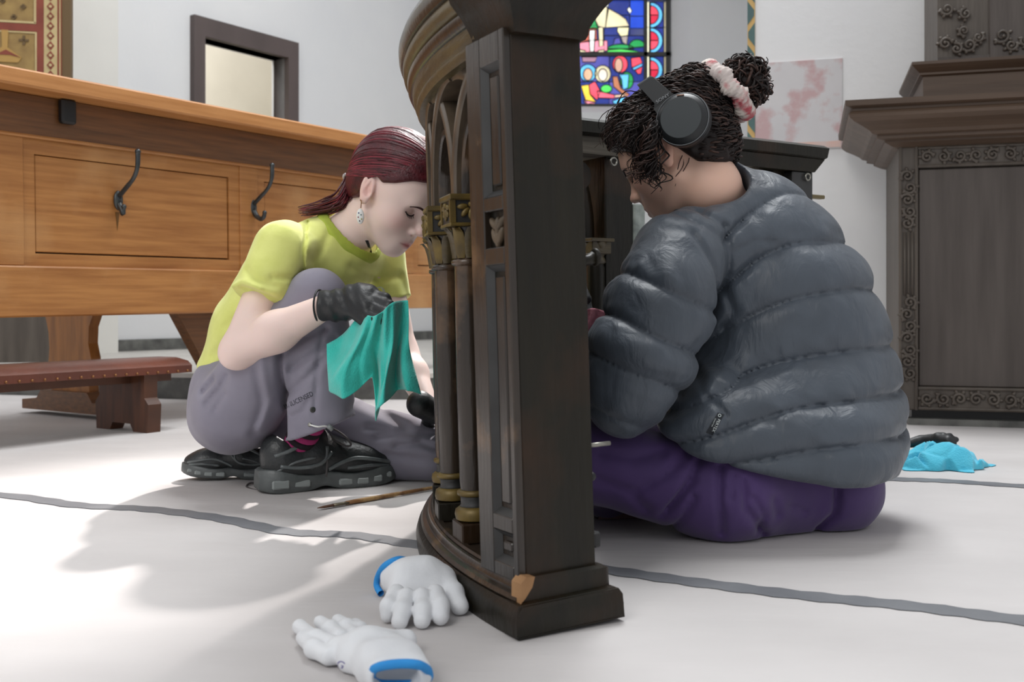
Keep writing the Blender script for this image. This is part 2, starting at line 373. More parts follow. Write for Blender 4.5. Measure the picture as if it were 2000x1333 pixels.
# border strip with roundels
for k, cy in enumerate((-30, 30, 80, 137, 187)):
    pane([(1262, cy-26), (1268, cy-26), (1268, cy+24), (1262, cy+24)], (235, 228, 190), 0.004, 1.2)
    pane([(1270, cy-25)]+ellp(1270, cy, 24, 25, 10, -90, 90)+[(1270, cy+25)], SKY, 0.003)
    pane([(1270, cy-18)]+ellp(1270, cy, 16, 18, 10, -90, 0)+[(1270, cy)], LRED if k != 2 else RED, 0.007); pane([(1270, cy)]+ellp(1270, cy, 16, 18, 10, 0, 90)+[(1270, cy+18)], RED if k != 2 else LRED, 0.007)
    pane([(1270, cy-26), (1296, cy-26), (1296, cy+25), (1270, cy+25)], BL, 0.0, 0.8)
    pane([(1296, cy-26), (1301, cy-26), (1301, cy+24), (1296, cy+24)], (176, 168, 140), 0.002, 0.6)
for seg in (((1088, 107), (1306, 107), 0.02), ((1260, -200), (1260, 208), 0.018), ((1304, -200), (1304, 208), 0.022), ((1088, 207), (1306, 207), 0.012), ((1088, -2), (1306, -2), 0.018), ((1088, -110), (1306, -110), 0.018)):
    a = wpt(*seg[0]); b = wpt(*seg[1]); w = seg[2]; mb = MB()
    mb.box((min(a[0], b[0])-w, GY-0.035, min(a[1], b[1])-w), (max(a[0], b[0])+w, GY-0.012, max(a[1], b[1])+w)); mb.build('glazing_bar', M_lead, win)
for (a, b, c, d, col) in ((1088, -200, 1174, -112, BL), (1174, -200, 1260, -112, GRN), (1088, -110, 1174, -60, RED), (1174, -110, 1260, -60, SKY)):
    pane([(a, b), (c, b), (c, d), (a, d)], col)

# painted panel at the upper left, standing before the pilaster
pp = tag(empty('painted_panel', WL @ Vector((-0.75, -0.45, 0))), 'painted altar panel with red borders and gold ornament behind the oak desk', 'panel')
Q = frame(tuple(V(138, 100, 5.35)-Vector((0, 0, V(138, 100, 5.35).z))), (1, 0.22))
PMI = Matrix.Translation(-pp.location) @ Q
sc = 5.35/F
def pz(py): return H-(py-HY)*sc
def px_(px): return (px-138)*sc
M_pgold = mat('panel_gold', srgb(156, 128, 72), 0.6, srgb(128, 100, 54), 14)
M_pred = mat('panel_red', srgb(136, 66, 48), 0.7, srgb(116, 52, 38), 10)
M_pcream = mat('panel_cream', srgb(196, 178, 132), 0.7, srgb(178, 158, 112), 12)
M_pbr = mat('panel_edge', srgb(96, 74, 40), 0.6)
def rect(mbx, a, b, c, d, t): mbx.box((px_(a), -t, pz(d)), (px_(c), -t+0.004, pz(b)))
mb = MB(PMI); mb.box((px_(-110), 0.0, 0.9), (px_(138), 0.06, pz(-250))); mb.build('board', M_pbr, pp)
mb = MB(PMI); mb.box((px_(-110), -0.02, PZ-0.0), (px_(104), 0.08, 0.9)); mb.build('plinth', M_cab, pp)
for (n_, m_, r_) in (('gold_ground', M_pgold, (-110, -250, 122, 400)), ('red_border', M_pred, (76, -250, 122, 400)), ('cream_border', M_pcream, (90, -250, 114, 400)), ('red_band', M_pred, (-110, 52, 80, 66))):
    mb = MB(PMI); rect(mb, *r_, {'gold_ground': 0.004, 'red_border': 0.006, 'cream_border': 0.008, 'red_band': 0.007}[n_]); mb.build(n_, m_, pp)
mb = MB(PMI); rect(mb, 72, -250, 76, 50, 0.008); rect(mb, -110, 47, 76, 51, 0.008); rect(mb, 74, 70, 77, 400, 0.008); rect(mb, -110, 67, 77, 70, 0.008); rect(mb, 118, -250, 120, 400, 0.008); mb.build('cream_line', M_pcream, pp)
for k in range(16):
    cy = -60+k*19; mb = MB(PMI); x = px_(102); z = pz(cy); w = 7*sc; h = 9*sc
    mb.prism([(x-w, z), (x, z+h), (x+w, z), (x, z-h)], -0.0105, -0.0075); mb.build('diamond_ornament', M_pred, pp)
    mb = MB(PMI); mb.lathe([(0.0, 0), (3*sc, 0), (3*sc, 0.003)], Matrix.Translation((x, -0.0105, z)) @ Matrix.Rotation(PI/2, 4, 'X'), 8); mb.build('dot_ornament', M_pcream, pp)
def cross(cx, cy, r):
    mb = MB(PMI); rect(mb, cx-r, cy-2.2, cx+r, cy+2.2, 0.009); rect(mb, cx-2.2, cy-r, cx+2.2, cy+r, 0.009); mb.build('cross_ornament', M_pbr, pp)
cross(54, 84, 9); cross(16, 10, 5); cross(53, 19, 5); cross(36, 40, 5); cross(-20, 30, 5); cross(-10, 84, 9)
mb = MB(PMI); mb.prism([(px_(a), pz(b)) for a, b in ((14, 66), (26, 66), (25, 100), (34, 106), (50, 118), (44, 128), (0, 128), (-10, 114), (8, 106), (15, 98))], -0.0095, -0.006); mb.build('chalice_ornament', mat('panel_ochre', srgb(170, 134, 70), 0.6), pp)
mb = MB(PMI); mb.prism([(px_(a), pz(b)) for a, b in ((0, 116), (22, 104), (48, 118), (30, 114), (10, 114))], -0.0115, -0.009); mb.build('chalice_outline', M_pred, pp)

# ---------------------------------------------------------------- dark altar at the right
ALT = frame((1.321, 3.5, 0), RD)
alt = tag(empty('side_altar'), 'dark carved wooden altar with stepped cornice against the right wall', 'altar'); set_frame(alt, ALT)
AW = 1.35
def ring_box(o, d):  # footprint with overhang o
    return [(-o, -o), (AW+o, -o), (AW+o, d), (-o, d)]
def mould(name, prof, mtl, inset=0.0, d=0.55):
    mb = MB(); rings = [[Vector((x, y, z)) for x, y in [(-o+inset, -o+inset), (AW+o-inset, -o+inset), (AW+o-inset, d), (-o+inset, d)]] for o, z in prof]
    mb.sweep(rings); return mb.build(name, mtl, alt)
mb = MB(); mb.box((0.045, 0.03, 0.0), (AW-0.045, 0.55, 0.055)); mb.build('plinth', M_black, alt)
mb = MB(); mb.box((0.03, -0.02, 0.0), (AW-0.03, 0.05, 0.022)); mb.build('plinth_board', M_marble, alt)
mb = MB(); mb.box((0.0, 0.015, 0.05), (AW, 0.55, 0.945)); mb.build('body', M_cab, alt)
mb = MB(); mb.box((0.064, 0.002, 0.13), (AW-0.064, 0.02, 0.87), ch=0.004); mb.build('panel', M_cabpan, alt)
fr = 0.062
for (a, b) in (((0, -0.008, 0.05), (fr, 0.02, 0.945)), ((AW-fr, -0.008, 0.05), (AW, 0.02, 0.945)), ((fr, -0.008, 0.05), (AW-fr, 0.02, 0.13)), ((fr, -0.008, 0.872), (AW-fr, 0.02, 0.945))):
    mb = MB(); mb.box(a, b, ch=0.003); mb.build('frame_board', M_cab, alt)
    mb2 = MB(); lo, hi = Vector(a), Vector(b); hor = hi.x-lo.x > hi.z-lo.z
    e = 0.006
    for s_ in (0, 1):
        if hor: p = [(lo.x, -0.01, lo.z+e+s_*(hi.z-lo.z-2*e)), (hi.x, -0.01, lo.z+e+s_*(hi.z-lo.z-2*e))]
        else: p = [(lo.x+e+s_*(hi.x-lo.x-2*e), -0.01, lo.z), (lo.x+e+s_*(hi.x-lo.x-2*e), -0.01, hi.z)]
        mb2.tube(p, 0.0055, 6)
    mb2.build('frame_bead', M_cab, alt)
def scroll(mb, cx, cz, r, turn=1, y=-0.012, flip=1, leaves=True):
    pts = []; rad = []
    for k in range(22):
        a = flip*(k/21)*2*PI*1.35+turn; rr = r*(1-0.78*k/21)
        pts.append((cx+rr*math.cos(a), y-0.004*math.sin(k/21*PI), cz+rr*math.sin(a))); rad.append(0.0062-0.0025*k/21)
    mb.tube(pts, rad, 6); mb.sphere((pts[-1][0], y-0.003, pts[-1][2]), 0.007, 8, 6)
    if leaves:
        for k in range(4):
            a = turn+flip*(0.4+k*0.9); mb.sphere((cx+r*1.1*math.cos(a), y, cz+r*1.1*math.sin(a)), (0.009, 0.007, 0.006), 8, 6, Matrix.Rotation(-a, 4, 'Y'))
def carving(pos):
    mb = MB()
    for args in pos: scroll(mb, *args[:3], **args[3])
    mb.build('carved_scroll', M_cab, alt, smooth=True)
xs = fr/2
for k, z in enumerate([0.845, 0.805, 0.765, 0.725, 0.685, 0.415, 0.375, 0.335, 0.295, 0.255, 0.215, 0.175]):
    carving([(xs+(0.004 if k % 2 else -0.004), z, 0.021, dict(turn=1.2*z*10, flip=1 if k % 2 else -1))])
mb = MB()
for dx in (-0.012, 0.0, 0.012): mb.tube([(xs+dx, -0.011, 0.44), (xs+dx, -0.011, 0.655)], 0.0045, 6)
mb.build('reeding', M_cab, alt, smooth=True)
for k in range(24):
    x = 0.09+k*0.051
    carving([(x, 0.091, 0.022, dict(turn=k*2.1, flip=1 if k % 2 else -1))])
    carving([(x, 0.908, 0.020, dict(turn=k*1.7, flip=-1 if k % 2 else 1))])
mould('cornice', [(0.0, 0.94), (0.02, 0.945), (0.047, 0.957), (0.047, 0.963), (0.073, 0.968), (0.073, 0.978), (0.09, 0.982), (0.10, 0.992), (0.125, 1.005), (0.15, 1.016), (0.165, 1.028), (0.168, 1.038), (0.162, 1.046), (0.155, 1.05), (0.155, 1.058), (0.178, 1.064), (0.18, 1.082), (0.0, 1.084)], M_cabcor)
mould('upper_block', [(0.0, 1.08), (0.02, 1.084), (0.012, 1.10), (0.0, 1.105), (0.0, 1.20)], M_cabcor, inset=0.0875)
mould('upper_cornice', [(-0.0, 1.2), (0.012, 1.205), (0.012, 1.212), (0.03, 1.226), (0.04, 1.236), (0.04, 1.246), (0.0, 1.25)], M_cabcor, inset=0.0875)
mould('upper_panel', [(0.0, 1.25), (0.0, 2.2)], M_cab, inset=0.14)
mb = MB(); mb.box((0.305, 0.132, 1.25), (AW-0.305, 0.15, 2.2), ch=0.004); mb.box((0.14, 0.134, 1.25), (AW-0.14, 0.15, 1.275)); mb.build('upper_door', M_cabpan, alt)
for (x, z, r, t, f_) in ((0.165, 1.32, 0.022, 0, 1), (0.20, 1.30, 0.02, 2, -1), (0.24, 1.31, 0.022, 4, 1), (0.27, 1.335, 0.018, 1, -1), (0.17, 1.44, 0.022, 3, 1), (0.225, 1.36, 0.018, 5, -1), (0.23, 1.42, 0.02, 1.5, 1), (0.165, 1.5, 0.02, 2.5, -1), (0.345, 1.335, 0.026, 3.6, 1), (0.375, 1.30, 0.02, 0.5, -1), (0.42, 1.31, 0.018, 2.2, 1), (0.46, 1.33, 0.022, 4.2, -1), (0.50, 1.31, 0.02, 1, 1)):
    mb = MB(); scroll(mb, x, z, r, turn=t, y=0.128, flip=f_); mb.build('carved_scroll', M_cab, alt, smooth=True)

# ---------------------------------------------------------------- oak desk at the left
DD = Vector((0.65, 1, 0)).normalized()
DM = frame((-1.43, 2.86, 0), DD) @ Matrix.Rotation(-0.013, 4, 'Y')
desk = tag(empty('oak_desk'), 'long golden oak desk with panelled front and iron coat hooks', 'desk'); set_frame(desk, DM)
QA, QB = -1.0, 2.35
mb = MB(); mb.box((QA, -0.0, 1.03), (QB, 0.55, 1.08), ch=0.006); mb.build('top_board', M_oaktop, desk)
R0 = 0.10
mb = MB(); mb.box((QA, R0+0.03, 0.37), (QB, R0+0.05, 1.03)); mb.build('back_board', M_oakd, desk)
mb = MB(); mb.box((QA, R0-0.004, 0.905), (QB, R0+0.035, 1.03), ch=0.003); mb.build('top_rail', M_oakd, desk)  # darker wood than the bottom rail, with overhang shade mixed into its colour
mb = MB(); mb.box((QA, R0-0.012, 0.368), (QB, R0+0.04, 0.520), ch=0.005); mb.build('bottom_rail', M_oak, desk)
mb = MB(); mb.tube([(QA, R0-0.004, 0.905), (QB, R0-0.004, 0.905)], 0.006, 6); mb.build('bead_moulding', M_oak, desk)
for k in range(-1, 4):
    q0 = 0.057+k*0.919
    mb = MB(); mb.box((max(q0, QA), R0, 0.52), (q0+0.085, R0+0.035, 0.905), ch=0.003)
    if q0+0.085 < QB: mb.build('stile', M_oak, desk)
    a, b = q0+0.085, min(q0+0.919, QB)
    if b-a < 0.2: continue
    mb = MB()   # inner frame of the bay, then the field board with open joints
    mb.box((a, R0+0.006, 0.52), (a+0.037, R0+0.032, 0.905)); mb.box((b-0.05, R0+0.006, 0.52), (b, R0+0.032, 0.905)); mb.box((a+0.037, R0+0.006, 0.52), (b-0.05, R0+0.032, 0.558)); mb.box((a+0.037, R0+0.006, 0.855), (b-0.05, R0+0.032, 0.905))
    mb.build('panel_frame', M_oak, desk)
    mb = MB(); mb.box((a+0.041, R0+0.010, 0.563), (b-0.053, R0+0.03, 0.853), ch=0.002); mb.build('panel', M_oak, desk)
mb = MB(); mb.box((0.25, R0-0.03, 0.955), (0.30, R0-0.004, 1.03), ch=0.006); mb.build('bracket', M_black, desk)
# trestle legs and sled feet
prof = [(-0.10, 0.06), (0.12, 0.06), (0.115, 0.13), (0.135, 0.17), (0.13, 0.21), (0.115, 0.26), (0.12, 0.32), (0.15, 0.375), (-0.15, 0.375), (-0.125, 0.30), (-0.12, 0.24), (-0.13, 0.16)]
M_legoak = mat('leg_oak', srgb(178, 116, 52), 0.45, srgb(140, 88, 38), 6, (6, 6, 0.8), bump=0.1, detail=9)
def leg(q, d):
    M = Matrix.Translation((q, d, 0)) @ Matrix.Rotation(PI/2, 4, 'Z')
    mb = MB(); mb.prism([(-x, z) for x, z in prof], -0.02, 0.02, M); lo = mb.build('leg', M_legoak, desk)
    mb = MB(); mb.prism([(-0.26, 0.01), (0.26, 0.01), (0.26, 0.045), (0.17, 0.05), (0.14, 0.085), (-0.14, 0.085), (-0.17, 0.05), (-0.26, 0.045)], -0.045, 0.045, M); mb.build('foot', M_oakd, lo)
leg(0.66, 0.64); leg(2.2, 0.5)
mb = MB(); mb.prism([(0.72, 0.40), (1.06, 0.40), (1.14, 0.02), (0.96, 0.02)], 0.16, 0.21); mb.build('brace', M_oakd, desk)
mb = MB(); mb.prism([(0.885, 0.40), (0.98, 0.40), (1.0, 0.26), (0.95, 0.27)], 0.145, 0.16); mb.build('brace_block', M_legoak, desk)

def coat_hook(q, z, low):
    Mh = Matrix.Translation((q, R0+0.004, z))
    mb = MB(Mh); mb.sphere((0, 0, 0), (0.017, 0.009, 0.032), 14, 10); h = mb.build('coat_hook', M_iron, desk, smooth=True); h['label'] = 'dark iron coat hook'
    mb = MB(Mh); mb.tube(spline([(0, -0.004, 0.012), (0, -0.038, 0.036), (0, -0.078, 0.066), (0, -0.098, 0.100), (0.0, -0.101, 0.146)], 5), [0.0085]*8+[0.0075]*8+[0.0085]*5, 8, flat=0.8); mb.sphere((0, -0.101, 0.148), 0.0095, 10, 8); mb.build('upper_prong', M_iron, h, smooth=True)
    mb = MB(Mh); p = spline([(0, -0.003, -0.012), (0, -0.02, -0.034), (0, -0.02-low*0.6, -0.044), (0, -0.02-low, -0.036), (0, -0.024-low, -0.022)], 5)
    mb.tube(p, [0.0105-0.004*k/len(p) for k in range(len(p))], 8); mb.sphere(p[-1], 0.0085, 10, 8); mb.build('lower_prong', M_iron, h, smooth=True)
    mb = MB(Mh); mb.sphere((0, -0.009, 0.0), 0.004, 8, 6); mb.build('screw', M_iron, h, smooth=True)
coat_hook(0.466, 0.738, 0.004); coat_hook(1.040, 0.754, 0.036)

# kneeling bench below the desk
KM = frame(tuple(Vector((-1.42, 2.84, 0))-0.9*DD), DD)
kn = tag(empty('kneeling_bench'), 'low kneeling bench with brown studded leather pad under the oak desk', 'bench'); set_frame(kn, KM)
KL = 1.56
mb = MB(); mb.sweep([[Vector((x, y, z)) for y, z in ((0.0, 0.184), (0.0, 0.208), (0.02, 0.222), (0.08, 0.232), (0.17, 0.232), (0.23, 0.222), (0.25, 0.208), (0.25, 0.184))] for x in (0, 0.01, KL-0.01, KL)]); pad = mb.build('leather_pad', M_leather, kn, smooth=True, angle=40)
for k in range(40):
    mb = MB(); mb.sphere((0.02+k*0.039, -0.001, 0.19), 0.0045, 6, 4); mb.build('stud', M_brass, pad, smooth=True)
for q in (0.35, KL-0.155):
    M = Matrix.Translation((q, 0.125, 0)) @ Matrix.Rotation(PI/2, 4, 'Z')
    mb = MB(); mb.prism([(0.13, 0.0), (0.135, 0.09), (0.115, 0.11), (0.115, 0.184), (-0.115, 0.184), (-0.115, 0.11), (-0.135, 0.09), (-0.13, 0.0), (-0.06, 0.0), (-0.045, 0.025), (0.045, 0.025), (0.06, 0.0)], -0.025, 0.025, M); mb.build('leg', M_redwood, kn)
mb = MB(); mb.box((0.02, 0.08, 0.155), (KL-0.02, 0.17, 0.184)); mb.build('apron', M_redwood, kn)

# floor seams taped on the fleece
def tape(pts, w, lab):
    P = spline([Vector(p) for p in pts], 10); mb = MB(); L_ = []; R_ = []
    for i, p in enumerate(P):
        t = (P[min(i+1, len(P)-1)]-P[max(i-1, 0)]).normalized(); nrm = Vector((-t.y, t.x, 0)); ww = w*(1+0.12*math.sin(i*1.7))
        L_.append(p+nrm*ww/2); R_.append(p-nrm*ww/2)
    rings = [[Vector((a.x, a.y, 0.0005)), Vector((a.x, a.y, 0.0016)), Vector((b.x, b.y, 0.0016)), Vector((b.x, b.y, 0.0005))] for a, b in zip(L_, R_)]
    mb.sweep(rings); o = mb.build('floor_tape', M_tape); tag(o, lab, 'tape', 'tape seams on the floor covering')
tape([G(-300, 950), G(0, 968), G(150, 988), G(290, 996), G(430, 1014), G(560, 1040), G(690, 1047), G(830, 1068), G(1000, 1090), G(1165, 1112), G(1350, 1138), G(1560, 1164), G(1780, 1186), G(2000, 1214), G(2300, 1250)], 0.044, 'grey tape seam running across the whole floor under the dark rail')
tape([G(1620, 934), G(1740, 937), G(1850, 941), G(2000, 951), G(2300, 968)], 0.05, 'short grey tape seam beside the turquoise cloth at the right')
# ---------------------------------------------------------------- curved communion rail in the middle
RC = Vector((1.074, 1.856, 0)); RR = 1.24
rail = tag(empty('communion_rail', (0, 1.236, 0)), 'curved black-brown communion rail standing upright between the two women, end post foremost', 'railing')
RMI = Matrix.Translation(-rail.location)
def cp(a, rho, z):
    """point of the rail: plan angle a (degrees), distance rho inside the outer base line, height z"""
    r = RR-rho; t = math.radians(a); return Vector((RC.x+r*math.cos(t), RC.y+r*math.sin(t), z))
def arc_sweep(prof, a0, a1, n=36):
    mb = MB(RMI); mb.sweep([[cp(a0+(a1-a0)*k/n, r, z) for r, z in prof] for k in range(n+1)]); return mb
A0, A1 = 210.2, 157.0
def seg(prof, name, m, a0=A0, a1=A1, n=40, parent=rail, angle=35): return arc_sweep(prof, a0, a1, n).build(name, m, parent, smooth=True, angle=angle)
seg([(0.0, 0.0), (-0.002, 0.02), (0.002, 0.032), (0.008, 0.038), (0.15, 0.038), (0.156, 0.03), (0.158, 0.0)], 'base_plinth', M_ebony, A0+0.5, A1)
seg([(0.010, 0.038), (0.007, 0.042), (0.010, 0.047), (0.016, 0.049), (0.016, 0.052), (0.019, 0.056), (0.020, 0.060), (0.03, 0.0625), (0.145, 0.0625), (0.146, 0.038)], 'base_moulding', M_ebony2, A0-0.3)
seg([(0.024, 0.0625), (0.026, 0.066), (0.034, 0.066), (0.036, 0.0625)], 'base_fillet', M_ebony2, 205.0)
seg([(0.108, 0.0625), (0.108, 0.74), (0.122, 0.74), (0.122, 0.0625)], 'back_panel', M_ebony, 205.5, A1+4)
# cornice: four reeded bands
for nm, mt, pr in (('cornice_moulding', M_giltmould, [(0.024, 0.735), (0.016, 0.742), (0.016, 0.748), (0.010, 0.752), (0.006, 0.760), (0.004, 0.768), (0.14, 0.768), (0.14, 0.735)]),
               ('cornice_moulding', M_ebony2, [(0.004, 0.768), (-0.004, 0.771), (-0.010, 0.778), (-0.011, 0.786), (-0.006, 0.790), (0.15, 0.790), (0.15, 0.768)]),
               ('cornice_moulding', M_giltmould, [(-0.006, 0.790), (-0.014, 0.792), (-0.021, 0.798), (-0.024, 0.807), (-0.020, 0.813), (0.158, 0.813), (0.158, 0.790)]),
               ('cornice_moulding', M_ebony2, [(-0.020, 0.813), (-0.028, 0.815), (-0.034, 0.823), (-0.035, 0.836), (-0.028, 0.846), (-0.01, 0.853), (0.15, 0.853), (0.165, 0.84), (0.165, 0.813)])):
    pr = [((r*0.55+0.012 if r < 0.05 else r), z-0.004) for r, z in pr]
    seg(pr, nm, mt, A0-4.4, A1)
# posts: local frame x = radially inward, y = along the rail away from the near end
def rframe(a, rho=0.0, z=0.0):
    t = math.radians(a); x = Vector((-math.cos(t), -math.sin(t), 0)); y = Vector((math.sin(t), -math.cos(t), 0)); o = cp(a, rho, z)-rail.location
    return Matrix(((x.x, y.x, 0, o.x), (x.y, y.y, 0, o.y), (0, 0, 1, o.z), (0, 0, 0, 1)))
M_carv = mat('carved_leaf_wood', srgb(96, 80, 60), 0.55, srgb(62, 52, 40), 30)
def post(a, s_, parts=True):
    M = rframe(a)@Matrix.Scale(s_, 4, (0, 1, 0))
    x0, x1, W, Z0, Z1 = 0.026, 0.130, 0.100, 0.06, 0.742
    mb = MB(M); mb.box((x0, 0, Z0), (x1, W, Z1), ch=0.002); p = mb.build('post', M_ebony, rail)
    if not parts: return p
    mb = MB(M)   # stiles and rails of the post front, proud of the sunk panels
    def fb(y0, y1, z0, z1, d=0.010): mb.box((x0-d, y0, z0), (x0+0.001, y1, z1), ch=0.0015)
    fb(0.0, 0.012, Z0, Z1); fb(0.062, W, Z0, Z1)
    for z0, z1 in ((0.06, 0.078), (0.118, 0.138), (0.452, 0.474), (0.520, 0.538), (0.704, 0.742)): fb(0.012, 0.062, z0, z1)
    mb.build('panel_frame', M_ebony2, p)
    for z0, z1 in ((0.078, 0.118), (0.138, 0.452), (0.538, 0.704)):
        mb = MB(M); b = 0.008
        o = [(0.012, z0), (0.062, z0), (0.062, z1), (0.012, z1)]; i_ = [(0.012+b, z0+b), (0.062-b, z0+b), (0.062-b, z1-b), (0.012+b, z1-b)]
        v = [Vector((x0-0.009, y, z)) for y, z in o]+[Vector((x0-0.0005, y, z)) for y, z in i_]
        mb.add(v, [(k, (k+1) % 4, (k+1) % 4+4, k+4) for k in range(4)]); mb.build('panel_moulding', M_bluegrey, p, fix=False)
        mb = MB(M); mb.box((x0-0.004, 0.012+b+0.006, z0+b+0.006), (x0, 0.062-b-0.006, z1-b-0.006), ch=0.003); mb.build('panel_field', M_ebony2, p)
    mb = MB(M)
    for k, (yy, zz, an) in enumerate(((0.03, 0.488, 0.5), (0.044, 0.488, -0.5), (0.028, 0.504, 0.9), (0.046, 0.504, -0.9), (0.037, 0.50, 0.0), (0.037, 0.484, 0.0))):
        mb.sphere((x0-0.003, yy, zz), (0.006, 0.005, 0.013), 8, 6, Matrix.Rotation(an, 4, 'X'))
    mb.build('carved_leaf', M_carv, p, smooth=True)
    return p
p1 = post(A0-0.55, 1.0); post(A1+0.2, -1.0, False)
M = rframe(A0+0.05)
mb = MB(M); mb.sweep([[Vector((x, y, z)) for x, y in ((0.026-o, -o), (0.130+o, -o), (0.130+o, 0.103), (0.026-o, 0.103))] for o, z in ((0.0, 0.734), (0.003, 0.740), (0.004, 0.748), (0.008, 0.756), (0.018, 0.772), (0.034, 0.79), (0.040, 0.81), (0.040, 0.835), (0.036, 0.852))]); mb.build('post_cap', M_ebony, p1, smooth=True, angle=30)
mb = MB(M); mb.sweep([[Vector((x, y, z)) for x, y in ((0.005-o, -0.004-o), (0.145+o, -0.004-o), (0.145+o, 0.02), (0.005-o, 0.02))] for o, z in ((0.002, 0.0), (0.008, 0.004), (0.009, 0.02), (0.006, 0.032), (0.001, 0.039), (-0.006, 0.041), (-0.006, 0.064), (-0.010, 0.068))]); mb.build('post_base', M_ebony, p1, smooth=True, angle=30)
mb = MB(M); mb.prism([(0.009, 0.040), (0.016, 0.046), (0.026, 0.058), (0.030, 0.070), (0.018, 0.0715), (0.010, 0.064)], -0.0025, 0.02); mb.build('bare_wood_chip', M_chip, p1)
# hardware on the inner edge of the post
mb = MB(M); mb.tube([(0.128, 0.04, 0.455), (0.150, 0.04, 0.457), (0.160, 0.04, 0.46)], [0.006, 0.007, 0.009], 8); mb.sphere((0.163, 0.04, 0.461), (0.006, 0.012, 0.012), 10, 8); mb.build('knob', M_ebony, p1, smooth=True)
mb = MB(M); mb.tube([(0.128, 0.02, 0.218), (0.163, 0.02, 0.218)], 0.003, 6); mb.build('pin', M_steel, p1, smooth=True)
mb = MB(M); mb.sphere((0.133, 0.02, 0.178), 0.006, 8, 6); mb.build('bolt', M_black, p1, smooth=True)
mb = MB(M); mb.box((0.128, 0.01, 0.088), (0.138, 0.024, 0.108), ch=0.002); mb.build('hinge', M_black, p1)

# columns
CA = [198.3-8.0*k for k in range(5)]; CR = 0.055
def column(a):
    M = rframe(a, CR); hb = 0.027
    mb = MB(M); mb.lathe([(0.019, 0.135), (0.0205, 0.15), (0.0205, 0.30), (0.0185, 0.462)], n=18); c = mb.build('column', M_ebony2, rail, smooth=True, angle=50)
    mb = MB(M); mb.box((-hb, -hb, 0.0625), (hb, hb, 0.092), ch=0.002); mb.build('column_plinth', M_ebony, c)
    mb = MB(M); mb.lathe([(0.020, 0.092), (0.0275, 0.095), (0.029, 0.102), (0.0275, 0.109), (0.022, 0.113)], n=18); mb.build('torus', M_gold, c, smooth=True, angle=50)
    mb = MB(M); mb.lathe([(0.022, 0.112), (0.0195, 0.116), (0.0195, 0.124), (0.021, 0.129)], n=18); mb.build('scotia', M_bluegrey, c, smooth=True)
    mb = MB(M); mb.lathe([(0.021, 0.128), (0.0245, 0.130), (0.0245, 0.135), (0.020, 0.137)], n=18); mb.build('ring', M_gold, c, smooth=True)
    mb = MB(M); mb.lathe([(0.0185, 0.460), (0.023, 0.463), (0.023, 0.468), (0.0175, 0.470), (0.018, 0.49), (0.022, 0.51), (0.028, 0.519)], n=18); mb.build('capital_bell', M_ebony2, c, smooth=True)
    for k in range(8):
        an = 2*PI*k/8; d = Vector((math.cos(an), math.sin(an), 0)); s_ = Vector((-d.y, d.x, 0))
        pr = [(0.018, 0.471, 0.006), (0.0195, 0.482, 0.0085), (0.0215, 0.495, 0.0095), (0.025, 0.507, 0.0085), (0.031, 0.515, 0.006), (0.034, 0.513, 0.002)]
        v = []; f = []
        for r, z, w in pr:
            v += [d*(r-0.001)+s_*w+Vector((0, 0, z)), d*(r+0.004)+Vector((0, 0, z)), d*(r-0.001)-s_*w+Vector((0, 0, z))]
        for i in range(len(pr)-1): f += [(3*i, 3*i+1, 3*i+4, 3*i+3), (3*i+1, 3*i+2, 3*i+5, 3*i+4)]
        mb = MB(M); mb.add(v, f); mb.build('capital_leaf', M_gold if k % 2 else M_giltmould, c, smooth=True, fix=False)
    mb = MB(M); mb.box((-0.028, -0.026, 0.517), (0.03, 0.026, 0.556)); ab = mb.build('capital_block', M_bluegrey, c)
    mb = MB(M); mb.box((-0.032, -0.030, 0.553), (0.03, 0.030, 0.562), ch=0.002); mb.box((-0.031, -0.029, 0.516), (0.03, 0.029, 0.521), ch=0.001)
    for s_ in (-1, 1): mb.box((-0.0305, min(s_*0.0275, s_*0.022), 0.521), (-0.024, max(s_*0.0275, s_*0.022), 0.553))
    mb.build('gilt_border', M_gold, ab)
    for k in range(5):
        an = math.radians(-90+(k-2)*42); mb = MB(M)
        mb.sphere((-0.0295, 0.011*math.cos(an), 0.545+0.012*math.sin(an)), (0.003, 0.0085, 0.0042), 8, 6, Matrix.Rotation(an, 4, 'X')); mb.build('palmette_petal', M_gold, ab, smooth=True)
    for k in range(5):   # the same palmette on the side of the block
        an = math.radians(-90+(k-2)*42); mb = MB(M)
        mb.sphere((0.012*math.cos(an), -0.0272, 0.545+0.012*math.sin(an)), (0.0088, 0.003, 0.0042), 8, 6, Matrix.Rotation(-an, 4, 'Y')); mb.build('palmette_petal', M_gold, ab, smooth=True)
    mb = MB(M); mb.box((-0.0285, -0.0285, 0.521), (-0.0225, -0.024, 0.553)); mb.box((0.022, -0.0285, 0.521), (0.028, -0.024, 0.553)); mb.sphere((0, -0.028, 0.547), 0.004, 8, 6); mb.build('gilt_border', M_gold, ab)
    mb = MB(M); mb.sphere((-0.030, 0, 0.547), 0.004, 8, 6); mb.build('palmette_eye', M_gold, ab, smooth=True)
for a in CA: column(a)
